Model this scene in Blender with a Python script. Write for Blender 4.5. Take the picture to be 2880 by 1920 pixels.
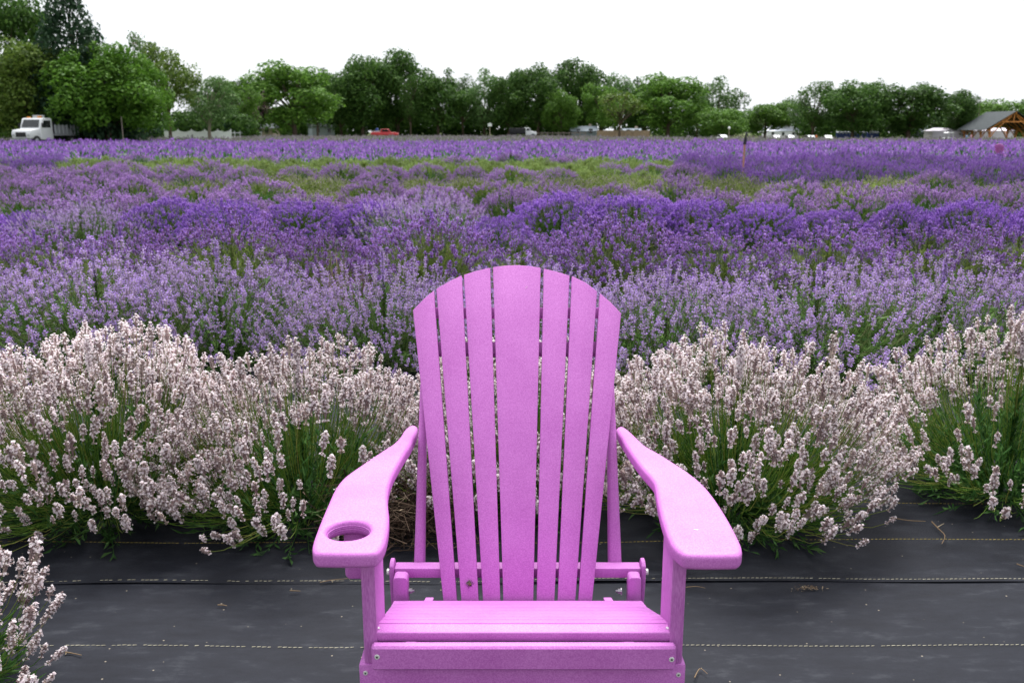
import bpy, bmesh, math, random
import numpy as np
from mathutils import Vector, Matrix

scene = bpy.context.scene
for o in list(bpy.data.objects):
    bpy.data.objects.remove(o)

# ------------------------------------------------------------------ camera
EYE = 1.315
FOC = 2500.0
PITCH = math.atan(590 / FOC)
cam = bpy.data.cameras.new('camera')
cam.sensor_width = 36.0
cam.lens = FOC / 2880 * 36.0
cam.clip_start = 0.05
cam.clip_end = 3000
cam.dof.use_dof = True
cam.dof.focus_distance = 2.25
cam.dof.aperture_fstop = 7.1
camo = bpy.data.objects.new('camera', cam)
scene.collection.objects.link(camo)
camo.location = (0, 0, EYE)
camo.rotation_euler = (math.pi / 2 - PITCH, 0, 0)
scene.camera = camo

# ------------------------------------------------------------------ light
SUN_EL, SUN_AZ = math.radians(63), math.radians(5)      # high, behind the field
world = bpy.data.worlds.new('World')
scene.world = world
world.use_nodes = True
wn = world.node_tree
wn.nodes.clear()
wout = wn.nodes.new('ShaderNodeOutputWorld')
wbg = wn.nodes.new('ShaderNodeBackground')
wsky = wn.nodes.new('ShaderNodeTexSky')
wsky.sky_type = 'NISHITA'
wsky.sun_disc = False
wsky.sun_elevation = SUN_EL
wsky.sun_rotation = SUN_AZ
wsky.dust_density = 4.0
wscale = wn.nodes.new('ShaderNodeVectorMath'); wscale.operation = 'SCALE'
wscale.inputs['Scale'].default_value = 0.04
wn.links.new(wsky.outputs['Color'], wscale.inputs[0])
wmix = wn.nodes.new('ShaderNodeMix'); wmix.data_type = 'RGBA'
wmix.inputs['Factor'].default_value = 0.90                # thin white overcast over the sky
wn.links.new(wscale.outputs['Vector'], wmix.inputs['A'])
wtc = wn.nodes.new('ShaderNodeTexCoord')
wmp = wn.nodes.new('ShaderNodeMapping'); wmp.inputs['Scale'].default_value = (1.0, 1.0, 3.5)   # flattened cloud sheets
wno = wn.nodes.new('ShaderNodeTexNoise'); wno.inputs['Scale'].default_value = 1.6; wno.inputs['Detail'].default_value = 5
wrp = wn.nodes.new('ShaderNodeValToRGB')
wrp.color_ramp.elements[0].position = 0.36; wrp.color_ramp.elements[0].color = (0.200, 0.207, 0.217, 1)
wrp.color_ramp.elements[1].position = 0.70; wrp.color_ramp.elements[1].color = (0.270, 0.277, 0.288, 1)
wn.links.new(wtc.outputs['Generated'], wmp.inputs['Vector']); wn.links.new(wmp.outputs['Vector'], wno.inputs['Vector'])
wn.links.new(wno.outputs['Fac'], wrp.inputs['Fac']); wn.links.new(wrp.outputs['Color'], wmix.inputs['B'])
wn.links.new(wmix.outputs['Result'], wbg.inputs['Color'])
wbg.inputs['Strength'].default_value = 1.0
wn.links.new(wbg.outputs['Background'], wout.inputs['Surface'])

sun = bpy.data.lights.new('sun', 'SUN')
sun.energy = 1.5
sun.angle = math.radians(40)
sun.color = (1.0, 0.985, 0.96)
suno = bpy.data.objects.new('sun', sun)
scene.collection.objects.link(suno)
sd = Vector((math.sin(SUN_AZ) * math.cos(SUN_EL), math.cos(SUN_AZ) * math.cos(SUN_EL), math.sin(SUN_EL)))
suno.rotation_euler = sd.to_track_quat('Z', 'Y').to_euler()
suno.location = (0, 0, 40)

vs = scene.view_settings
vs.view_transform = 'Standard'
vs.look = 'None'
vs.exposure = 2.30
vs.gamma = 1.0
vs.use_curve_mapping = False
scene.render.engine = 'CYCLES'
cy = scene.cycles
cy.max_bounces = 6
cy.diffuse_bounces = 4
cy.glossy_bounces = 2
cy.transmission_bounces = 3
cy.transparent_max_bounces = 4
cy.caustics_reflective = cy.caustics_refractive = False
cy.use_denoising = True
try:
    cy.denoiser = 'OPENIMAGEDENOISE'
    cy.denoising_prefilter = 'ACCURATE'
except Exception:
    pass

# ------------------------------------------------------------------ helpers
S = 2880 / 2352.0
CP, SP = math.cos(PITCH), math.sin(PITCH)


def ray(x, y, s=S):
    a = (x * s - 1440) / FOC
    b = (960 - y * s) / FOC
    return Vector((a, CP + b * SP, -SP + b * CP))


def at_y(x, y, Y, s=S):
    d = ray(x, y, s)
    return Vector((0, 0, EYE)) + d * (Y / d.y)


def at_z(x, y, z, s=S):
    d = ray(x, y, s)
    return Vector((0, 0, EYE)) + d * ((z - EYE) / d.z)


def at_plane(x, y, p, n, s=S):
    d = ray(x, y, s)
    o = Vector((0, 0, EYE))
    return o + d * ((p - o).dot(n) / d.dot(n))


col = scene.collection


def smoothstep(a, b, v):
    t = np.clip((v - a) / (b - a), 0, 1)
    return t * t * (3 - 2 * t)


def ground_z(x, y):
    return float(-1.0 * smoothstep(90, 220, np.float64(y)) * smoothstep(0, 60, np.float64(x)))


def tag(o, label=None, cat=None, group=None, kind=None):
    if label: o['label'] = label
    if cat: o['category'] = cat
    if group: o['group'] = group
    if kind: o['kind'] = kind
    return o


def empty(name, loc=(0, 0, 0), rz=0.0):
    o = bpy.data.objects.new(name, None)
    o.empty_display_size = 0.1
    o.location = loc
    o.rotation_euler = (0, 0, rz)
    col.objects.link(o)
    return o


def link_mesh(name, me, parent=None, loc=None):
    o = bpy.data.objects.new(name, me)
    col.objects.link(o)
    if parent is not None:
        o.parent = parent
    if loc is not None:
        o.location = loc
    return o


def copy_tree(o, parent=None):
    kids = list(o.children)
    c = o.copy()
    col.objects.link(c)
    c.parent = parent
    for k in kids:
        copy_tree(k, c)
    return c


def np_mesh(name, V, T, M=None, mats=(), smooth=False):
    me = bpy.data.meshes.new(name)
    V = np.asarray(V, dtype=np.float32)
    T = np.asarray(T, dtype=np.int32)
    k = T.shape[1]
    me.vertices.add(len(V))
    me.vertices.foreach_set('co', V.ravel())
    me.loops.add(T.size)
    me.loops.foreach_set('vertex_index', T.ravel())
    me.polygons.add(len(T))
    me.polygons.foreach_set('loop_start', np.arange(0, T.size, k, dtype=np.int32))
    for m in mats:
        me.materials.append(m)
    if M is not None:
        me.polygons.foreach_set('material_index', np.asarray(M, dtype=np.int32))
    if smooth:
        me.polygons.foreach_set('use_smooth', np.ones(len(T), dtype=bool))
    me.update(calc_edges=True)
    me.validate()
    return me


class MB:
    """collects triangles"""
    def __init__(s):
        s.V, s.T, s.M, s.n = [], [], [], 0

    def add(s, V, T, mat=0):
        V = np.asarray(V, dtype=np.float64).reshape(-1, 3)
        T = np.asarray(T, dtype=np.int64).reshape(-1, 3)
        s.V.append(V); s.T.append(T + s.n); s.n += len(V)
        if np.isscalar(mat):
            mat = np.full(len(T), mat)
        s.M.append(np.asarray(mat))

    def arrays(s):
        return np.concatenate(s.V), np.concatenate(s.T), np.concatenate(s.M)

    def mesh(s, name, mats, smooth=False):
        V, T, M = s.arrays()
        return np_mesh(name, V, T, M, mats, smooth)


def norm(a):
    return a / np.maximum(np.linalg.norm(a, axis=-1, keepdims=True), 1e-9)


def frames(t, rng, roll=True):
    """t (n,3) -> rotation matrices (n,3,3) whose z column is t"""
    t = norm(t)
    ref = np.where(np.abs(t[:, 2:3]) > 0.9, np.array([[1.0, 0, 0]]), np.array([[0, 0, 1.0]]))
    a = norm(np.cross(ref, t))
    b = np.cross(t, a)
    if roll:
        ang = rng.uniform(0, 2 * np.pi, len(t))[:, None]
        a, b = a * np.cos(ang) + b * np.sin(ang), -a * np.sin(ang) + b * np.cos(ang)
    return np.stack([a, b, t], axis=-1)


def stamp(tv, tt, R, P, sc=None):
    """copies of a template (tv, tt) at P with rotation R and scale"""
    n, m = len(P), len(tv)
    v = tv[None] if sc is None else tv[None] * np.asarray(sc).reshape(n, 1, -1)
    W = np.einsum('nij,nmj->nmi', R, np.broadcast_to(v, (n, m, 3))) + P[:, None, :]
    T = tt[None] + (np.arange(n) * m)[:, None, None]
    return W.reshape(-1, 3), T.reshape(-1, 3)


def tubes(paths, rad, sides=3):
    """paths (n,k,3), rad (n,k)"""
    n, k, _ = paths.shape
    tan = norm(np.gradient(paths, axis=1))
    ref = np.where(np.abs(tan[..., 2:3]) > 0.95, np.array([1.0, 0, 0]), np.array([0, 0, 1.0]))
    a = norm(np.cross(ref, tan)); b = np.cross(tan, a)
    ang = np.arange(sides) * 2 * np.pi / sides
    ring = a[:, :, None, :] * np.cos(ang)[None, None, :, None] + b[:, :, None, :] * np.sin(ang)[None, None, :, None]
    V = paths[:, :, None, :] + ring * rad[:, :, None, None]
    idx = np.arange(n * k * sides).reshape(n, k, sides)
    p0 = idx[:, :-1, :]; p1 = idx[:, 1:, :]
    q0 = np.roll(p0, -1, axis=2); q1 = np.roll(p1, -1, axis=2)
    T = np.concatenate([np.stack([p0, q0, q1], -1).reshape(-1, 3), np.stack([p0, q1, p1], -1).reshape(-1, 3)])
    return V.reshape(-1, 3), T


# ------------------------------------------------------------------ materials
def new_mat(name):
    m = bpy.data.materials.new(name)
    m.use_nodes = True
    nt = m.node_tree
    b = nt.nodes['Principled BSDF']
    return m, nt, b


def ramp(nt, stops):
    r = nt.nodes.new('ShaderNodeValToRGB')
    e = r.color_ramp.elements
    e[0].position, e[0].color = stops[0][0], (*stops[0][1], 1)
    e[1].position, e[1].color = stops[-1][0], (*stops[-1][1], 1)
    for p, c in stops[1:-1]:
        k = e.new(p); k.color = (*c, 1)
    return r


def plain(name, c, rough=0.6, metal=0.0, spec=0.4, vary=0.12, scale=6.0):
    """a slightly uneven paint or plastic"""
    m, nt, b = new_mat(name)
    n = nt.nodes.new('ShaderNodeTexNoise'); n.inputs['Scale'].default_value = scale
    n.inputs['Detail'].default_value = 5
    tc = nt.nodes.new('ShaderNodeTexCoord')
    nt.links.new(tc.outputs['Object'], n.inputs['Vector'])
    r = ramp(nt, [(0.3, tuple(x * (1 - vary) for x in c)), (0.7, tuple(min(1, x * (1 + vary)) for x in c))])
    nt.links.new(n.outputs['Fac'], r.inputs['Fac'])
    nt.links.new(r.outputs['Color'], b.inputs['Base Color'])
    b.inputs['Roughness'].default_value = rough
    b.inputs['Metallic'].default_value = metal
    b.inputs['Specular IOR Level'].default_value = spec
    return m


def leafy(name, stops, trans=0.3, rough=0.65, obj_vary=0.25, spec=0.15):
    """petals and leaves: colour differs from piece to piece, some light comes through"""
    m, nt, b = new_mat(name)
    g = nt.nodes.new('ShaderNodeNewGeometry')
    r = ramp(nt, stops)
    nt.links.new(g.outputs['Random Per Island'], r.inputs['Fac'])
    oi = nt.nodes.new('ShaderNodeObjectInfo')
    mr = nt.nodes.new('ShaderNodeMapRange')
    mr.inputs['To Min'].default_value = 1 - obj_vary
    mr.inputs['To Max'].default_value = 1 + obj_vary
    nt.links.new(oi.outputs['Random'], mr.inputs['Value'])
    mul = nt.nodes.new('ShaderNodeVectorMath'); mul.operation = 'SCALE'
    nt.links.new(r.outputs['Color'], mul.inputs[0])
    nt.links.new(mr.outputs['Result'], mul.inputs['Scale'])
    nt.links.new(mul.outputs['Vector'], b.inputs['Base Color'])
    b.inputs['Roughness'].default_value = rough
    b.inputs['Specular IOR Level'].default_value = spec
    if trans > 0:
        t = nt.nodes.new('ShaderNodeBsdfTranslucent')
        nt.links.new(mul.outputs['Vector'], t.inputs['Color'])
        mx = nt.nodes.new('ShaderNodeMixShader'); mx.inputs['Fac'].default_value = trans
        nt.links.new(b.outputs['BSDF'], mx.inputs[1]); nt.links.new(t.outputs['BSDF'], mx.inputs[2])
        nt.links.new(mx.outputs['Shader'], nt.nodes['Material Output'].inputs['Surface'])
    return m


def lumber(name, lo, hi, rough=0.56, spec=0.35, brushed=False):
    """moulded recycled-plastic lumber: finely mottled, sometimes brushed on cut faces"""
    m, nt, b = new_mat(name)
    tc = nt.nodes.new('ShaderNodeTexCoord')
    mp = nt.nodes.new('ShaderNodeMapping')
    mp.inputs['Scale'].default_value = (1, 1, 0.12) if brushed else (1, 1, 1)
    nt.links.new(tc.outputs['Object'], mp.inputs['Vector'])
    n = nt.nodes.new('ShaderNodeTexNoise'); n.inputs['Scale'].default_value = 420 if not brushed else 700
    n.inputs['Detail'].default_value = 3
    nt.links.new(mp.outputs['Vector'], n.inputs['Vector'])
    n2 = nt.nodes.new('ShaderNodeTexNoise'); n2.inputs['Scale'].default_value = 9; n2.inputs['Detail'].default_value = 4
    nt.links.new(tc.outputs['Object'], n2.inputs['Vector'])
    mixf = nt.nodes.new('ShaderNodeMath'); mixf.operation = 'MULTIPLY_ADD'
    mixf.inputs[1].default_value = 0.35; 
    nt.links.new(n2.outputs['Fac'], mixf.inputs[0]); nt.links.new(n.outputs['Fac'], mixf.inputs[2])
    r = ramp(nt, [(0.42, lo), (0.92, hi)])
    nt.links.new(mixf.outputs['Value'], r.inputs['Fac'])
    nt.links.new(r.outputs['Color'], b.inputs['Base Color'])
    bp = nt.nodes.new('ShaderNodeBump'); bp.inputs['Strength'].default_value = 0.12; bp.inputs['Distance'].default_value = 0.0006
    nt.links.new(n.outputs['Fac'], bp.inputs['Height']); nt.links.new(bp.outputs['Normal'], b.inputs['Normal'])
    b.inputs['Roughness'].default_value = rough
    b.inputs['Specular IOR Level'].default_value = spec
    return m


M = {}
M['lumber'] = lumber('orchid_lumber', (0.405, 0.093, 0.405), (0.600, 0.210, 0.592))
M['lumber_cut'] = lumber('orchid_lumber_cut', (0.385, 0.095, 0.385), (0.575, 0.215, 0.567), rough=0.55, brushed=True)
M['screw'] = plain('screw_zinc', (0.75, 0.76, 0.72), 0.35, 0.3, 0.5, 0.05)
M['recess'] = plain('screw_recess', (0.05, 0.06, 0.05), 0.7)
M['steel'] = plain('bolt_steel', (0.55, 0.55, 0.56), 0.28, 1.0)
# lavender
M['pk_petal'] = leafy('pale_pink_petal', [(0, (0.72, 0.59, 0.65)), (0.35, (0.84, 0.75, 0.78)), (1, (0.90, 0.85, 0.86))], 0.45, 0.7, 0.12)
M['pk_calyx'] = leafy('mauve_brown_calyx', [(0, (0.36, 0.26, 0.26)), (0.6, (0.52, 0.40, 0.40)), (1, (0.60, 0.51, 0.45))], 0.4, 0.8, 0.05)
M['stem'] = leafy('flower_stem', [(0, (0.09, 0.20, 0.025)), (0.6, (0.18, 0.31, 0.05)), (1, (0.33, 0.33, 0.09))], 0.4, 0.6, 0.1)
M['leaf'] = leafy('lavender_leaf', [(0, (0.028, 0.08, 0.022)), (0.6, (0.06, 0.15, 0.035)), (1, (0.11, 0.21, 0.065))], 0.4, 0.6, 0.12)
M['leaf_fresh'] = leafy('fresh_leaf', [(0, (0.05, 0.12, 0.03)), (0.6, (0.11, 0.21, 0.05)), (1, (0.18, 0.28, 0.10))], 0.4, 0.6, 0.12)
M['leaf_lime'] = leafy('lime_leaf', [(0, (0.09, 0.15, 0.025)), (0.6, (0.19, 0.27, 0.055)), (1, (0.31, 0.37, 0.12))], 0.3, 0.6, 0.2)
M['stem_pale'] = leafy('pale_stem', [(0, (0.13, 0.21, 0.06)), (0.7, (0.23, 0.31, 0.10)), (1, (0.34, 0.34, 0.19))], 0.4, 0.6, 0.1)
M['li_petal'] = leafy('lilac_petal', [(0, (0.42, 0.26, 0.70)), (0.6, (0.59, 0.39, 0.84)), (1, (0.73, 0.57, 0.89))], 0.45, 0.7, 0.1)
M['li_calyx'] = leafy('grey_mauve_calyx', [(0, (0.32, 0.24, 0.37)), (1, (0.56, 0.46, 0.56))], 0.4, 0.8, 0.08)
M['pu_petal'] = leafy('purple_petal', [(0, (0.21, 0.10, 0.45)), (0.6, (0.36, 0.18, 0.66)), (1, (0.56, 0.37, 0.80))], 0.45, 0.7, 0.12)
M['pu_calyx'] = leafy('plum_calyx', [(0, (0.128, 0.053, 0.165)), (1, (0.285, 0.15, 0.315))], 0.2, 0.8, 0.1)
M['vi_petal'] = leafy('violet_petal', [(0, (0.25, 0.095, 0.52)), (0.6, (0.40, 0.18, 0.72)), (1, (0.56, 0.33, 0.86))], 0.45, 0.7, 0.1)
M['vi_calyx'] = leafy('violet_calyx', [(0, (0.13, 0.055, 0.30)), (1, (0.28, 0.14, 0.50))], 0.2, 0.8, 0.1)
M['ma_petal'] = leafy('mauve_petal', [(0, (0.31, 0.15, 0.49)), (0.6, (0.49, 0.265, 0.69)), (1, (0.65, 0.45, 0.80))], 0.45, 0.7, 0.15)
M['ma_calyx'] = leafy('mauve_calyx', [(0, (0.19, 0.10, 0.26)), (1, (0.36, 0.22, 0.43))], 0.4, 0.8, 0.1)
M['far_petal'] = leafy('far_purple_petal', [(0, (0.16, 0.065, 0.31)), (0.6, (0.26, 0.12, 0.45)), (1, (0.40, 0.235, 0.60))], 0.45, 0.7, 0.12)
M['grey_petal'] = leafy('unopened_spike', [(0, (0.13, 0.13, 0.10)), (0.6, (0.23, 0.20, 0.22)), (1, (0.30, 0.26, 0.32))], 0.2, 0.8, 0.15)
M['olive'] = leafy('olive_tip', [(0, (0.17, 0.22, 0.065)), (0.6, (0.28, 0.325, 0.12)), (1, (0.41, 0.43, 0.22))], 0.3, 0.7, 0.2)
M['lime'] = leafy('lime_tip', [(0, (0.16, 0.24, 0.06)), (0.6, (0.26, 0.355, 0.11)), (1, (0.39, 0.47, 0.21))], 0.3, 0.7, 0.2)
M['straw'] = leafy('dry_straw', [(0, (0.09, 0.055, 0.035)), (0.6, (0.20, 0.14, 0.085)), (1, (0.42, 0.34, 0.23))], 0.1, 0.8, 0.1)
M['dead'] = leafy('dead_twigs', [(0, (0.030, 0.018, 0.013)), (0.75, (0.085, 0.055, 0.038)), (1, (0.26, 0.20, 0.14))], 0.1, 0.8, 0.1)
M['bark'] = plain('bark', (0.10, 0.075, 0.055), 0.9, 0, 0.1, 0.4, 3.0)
M['bark_pale'] = plain('pale_bark', (0.26, 0.22, 0.18), 0.9, 0, 0.1, 0.3, 3.0)

# ------------------------------------------------------------------ ground
m, nt, b = new_mat('field_soil')
tc = nt.nodes.new('ShaderNodeTexCoord')
n1 = nt.nodes.new('ShaderNodeTexNoise'); n1.inputs['Scale'].default_value = 0.35; n1.inputs['Detail'].default_value = 8
n2 = nt.nodes.new('ShaderNodeTexNoise'); n2.inputs['Scale'].default_value = 14; n2.inputs['Detail'].default_value = 6
nt.links.new(tc.outputs['Object'], n1.inputs['Vector']); nt.links.new(tc.outputs['Object'], n2.inputs['Vector'])
r1 = ramp(nt, [(0.35, (0.05, 0.075, 0.02)), (0.65, (0.11, 0.12, 0.05))])
r2 = ramp(nt, [(0.3, (0.6, 0.6, 0.6)), (0.7, (1.2, 1.2, 1.2))])
nt.links.new(n1.outputs['Fac'], r1.inputs['Fac']); nt.links.new(n2.outputs['Fac'], r2.inputs['Fac'])
mm = nt.nodes.new('ShaderNodeVectorMath'); mm.operation = 'MULTIPLY'
nt.links.new(r1.outputs['Color'], mm.inputs[0]); nt.links.new(r2.outputs['Color'], mm.inputs[1])
nt.links.new(mm.outputs['Vector'], b.inputs['Base Color']); b.inputs['Roughness'].default_value = 0.95
b.inputs['Specular IOR Level'].default_value = 0.1
M['soil'] = m

gx = np.concatenate([np.linspace(-900, -180, 10)[:-1], np.linspace(-180, 220, 60), np.linspace(220, 900, 10)[1:]])
gy = np.concatenate([np.linspace(-60, 80, 8)[:-1], np.linspace(80, 250, 60), np.linspace(250, 1500, 12)[1:]])
GX, GY = np.meshgrid(gx, gy, indexing='ij')
GZ = -1.0 * smoothstep(90, 220, GY) * smoothstep(0, 60, GX)
nx, ny = len(gx), len(gy)
V = np.stack([GX, GY, GZ - 0.03 * (GY < 60) * 0], -1).reshape(-1, 3)
idx = np.arange(nx * ny).reshape(nx, ny)
Q = np.stack([idx[:-1, :-1], idx[1:, :-1], idx[1:, 1:], idx[:-1, 1:]], -1).reshape(-1, 4)
ground = link_mesh('ground', np_mesh('ground', V, Q, None, [M['soil']], True))
ground.location.z = -0.03
tag(ground, 'grass and bare soil of the flat farm field reaching the tree line', kind='structure')

# weed fabric ------------------------------------------------------
m, nt, b = new_mat('woven_weed_fabric')
tc = nt.nodes.new('ShaderNodeTexCoord')
mp = nt.nodes.new('ShaderNodeMapping'); mp.inputs['Scale'].default_value = (0.85, 2.4, 1)
nt.links.new(tc.outputs['Object'], mp.inputs['Vector'])
n1 = nt.nodes.new('ShaderNodeTexNoise'); n1.inputs['Scale'].default_value = 7.5; n1.inputs['Detail'].default_value = 12; n1.inputs['Roughness'].default_value = 0.74
nt.links.new(mp.outputs['Vector'], n1.inputs['Vector'])
r1 = ramp(nt, [(0.30, (0.0095, 0.0103, 0.0148)), (0.55, (0.0150, 0.0165, 0.0232)), (0.78, (0.046, 0.049, 0.058))])
nt.links.new(n1.outputs['Fac'], r1.inputs['Fac'])
# weave ribs and grit
wv = nt.nodes.new('ShaderNodeTexWave'); wv.wave_type = 'BANDS'; wv.bands_direction = 'Y'
wv.inputs['Scale'].default_value = 95; wv.inputs['Distortion'].default_value = 1.2; wv.inputs['Detail'].default_value = 1
nt.links.new(tc.outputs['Object'], wv.inputs['Vector'])
vo = nt.nodes.new('ShaderNodeTexVoronoi'); vo.inputs['Scale'].default_value = 34
nt.links.new(tc.outputs['Object'], vo.inputs['Vector'])
gr = ramp(nt, [(0.0, (1, 1, 1)), (0.060, (1, 1, 1)), (0.10, (0, 0, 0))])
gr.color_ramp.interpolation = 'LINEAR'
nt.links.new(vo.outputs['Distance'], gr.inputs['Fac'])
wn2 = nt.nodes.new('ShaderNodeTexWhiteNoise')
nt.links.new(vo.outputs['Position'], wn2.inputs['Vector'])
gt = nt.nodes.new('ShaderNodeMath'); gt.operation = 'GREATER_THAN'; gt.inputs[1].default_value = 0.80
nt.links.new(wn2.outputs['Value'], gt.inputs[0])
gm = nt.nodes.new('ShaderNodeMath'); gm.operation = 'MULTIPLY'
nt.links.new(gr.outputs['Color'], gm.inputs[0]); nt.links.new(gt.outputs['Value'], gm.inputs[1])
mxc = nt.nodes.new('ShaderNodeMix'); mxc.data_type = 'RGBA'
nt.links.new(gm.outputs['Value'], mxc.inputs['Factor']); nt.links.new(r1.outputs['Color'], mxc.inputs['A'])
mxc.inputs['B'].default_value = (0.22, 0.19, 0.15, 1)
nt.links.new(mxc.outputs['Result'], b.inputs['Base Color'])
bp = nt.nodes.new('ShaderNodeBump'); bp.inputs['Strength'].default_value = 0.35; bp.inputs['Distance'].default_value = 0.001
nt.links.new(wv.outputs['Fac'], bp.inputs['Height']); nt.links.new(bp.outputs['Normal'], b.inputs['Normal'])
b.inputs['Roughness'].default_value = 0.58
b.inputs['Specular IOR Level'].default_value = 0.10
M['fabric'] = m
M['thread'] = leafy('cream_thread', [(0, (0.20, 0.185, 0.13)), (1, (0.34, 0.32, 0.24))], 0.0, 0.8, 0.0)
M['thread_y'] = leafy('yellow_thread', [(0, (0.22, 0.17, 0.035)), (1, (0.34, 0.27, 0.08))], 0.0, 0.8, 0.0)


def fab_z(x, y, strip):
    strip = strip // 2
    w = 0.003 * np.sin(x * 1.7 + y * 2.1 + strip) + 0.002 * np.sin(x * 4.3 - y * 3.0 + 2 * strip) + 0.0012 * np.sin(x * 9.1 + y * 7.7)
    return w


def seam_lift(x):
    return 0.0003 + 0.0050 * np.clip(np.sin(x * 2.3 + 0.4), 0, 1) ** 2 + 0.004 * np.clip(np.sin(x * 5.1 + 1.0), 0, 1)


def fabric_strip(y0, y1, i, half, lift):
    xs = np.linspace(-half, half, int(half * 22) if y0 < 6 else int(half * 5))
    ys = np.linspace(y0, y1, 34 if y0 < 6 else 10)
    X, Y = np.meshgrid(xs, ys, indexing='ij')
    yy = Y + 0.012 * np.sin(X * 0.9 + i) * (1 - (Y - y0) / (y1 - y0))
    Z = fab_z(X, Y, i) + 0.006
    if lift:
        Z = Z + 0.0014 + seam_lift(X) * np.exp(-(Y - y0) / 0.05)
    V = np.stack([X, yy, Z], -1).reshape(-1, 3)
    nx, ny = len(xs), len(ys)
    ii = np.arange(nx * ny).reshape(nx, ny)
    Q = np.stack([ii[:-1, :-1], ii[1:, :-1], ii[1:, 1:], ii[:-1, 1:]], -1).reshape(-1, 4)
    o = link_mesh('weed_fabric', np_mesh('weed_fabric', V, Q, None, [M['fabric']], True))
    o['kind'] = 'structure'
    return o


def thread_line(parent, y, strip, half, mat, rng, lift=False, wob=0.004, keep=0.93):
    st = 0.0135
    xs = np.arange(-half, half, st)
    k = rng.random(len(xs)) < (keep + (1 - keep) * np.sin(xs * 1.1))
    xs = xs[k]
    yy = y + wob * np.sin(xs * 1.3 + y * 9) + 0.0012 * rng.standard_normal(len(xs)) * 0.4
    if lift:
        yy = yy + 0.012 * np.sin(xs * 0.9 + strip)
    z = fab_z(xs, yy, strip) + 0.008
    if lift:
        z = z + 0.0018 + seam_lift(xs) * math.exp(-(0.012) / 0.05)
    # a slanted, flattened stitch
    tv = np.array([[-.0050, -.0016, 0], [.0030, .0006, 0], [.0050, .0016, 0], [-.0030, -.0006, 0],
                   [-.0045, -.0005, .0016], [.0045, .0005, .0016]], float)
    tv[:4, 1] *= 1.0
    tv = np.array([[-.0055, -.0020, 0], [.0035, -.0006, 0], [.0055, .0020, 0], [-.0035, .0006, 0], [-.004, -.0004, .0018], [.004, .0004, .0018]])
    tt = np.array([[0, 1, 4], [1, 5, 4], [1, 2, 5], [2, 3, 5], [3, 4, 5], [3, 0, 4]])
    n = len(xs)
    R = np.broadcast_to(np.eye(3), (n, 3, 3))
    Vv, Tt = stamp(tv, tt, R, np.stack([xs, yy, z], -1), rng.uniform(0.85, 1.15, (n, 3)) * [1, .72, .72])
    o = link_mesh('guide_thread', np_mesh('guide_thread', Vv, Tt, None, [mat]), parent)
    o['kind'] = 'stuff'
    return o


rng = np.random.default_rng(3)
f1 = fabric_strip(0.2, 2.52, 0, 3.4, False)
tag(f1, 'black woven weed fabric under the chair with cream guide threads')
for y in (1.16, 1.47, 1.775, 2.08):
    thread_line(f1, y, 0, 2.2, M['thread'], rng)
f2 = fabric_strip(2.405, 4.35, 1, 4.4, True)
tag(f2, 'black weed fabric overlapping under the pale pink lavender row')
thread_line(f2, 2.417, 1, 2.6, M['thread'], rng, True, 0.0, 0.8)
for y in (2.69, 3.0, 3.3, 3.6, 3.9, 4.2):
    thread_line(f2, y, 1, 3.0, M['thread_y'], rng, False, 0.012)
f3 = fabric_strip(4.3, 6.4, 2, 6.5, True)
tag(f3, 'black weed fabric under the pale lilac lavender row')
f4 = fabric_strip(6.35, 9.0, 3, 9, True)
tag(f4, 'grey-black weed fabric showing in the gap of the dusky purple row')
f5 = fabric_strip(8.95, 34, 4, 24, True)
tag(f5, 'dark weed fabric between the farther lavender rows')

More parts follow.
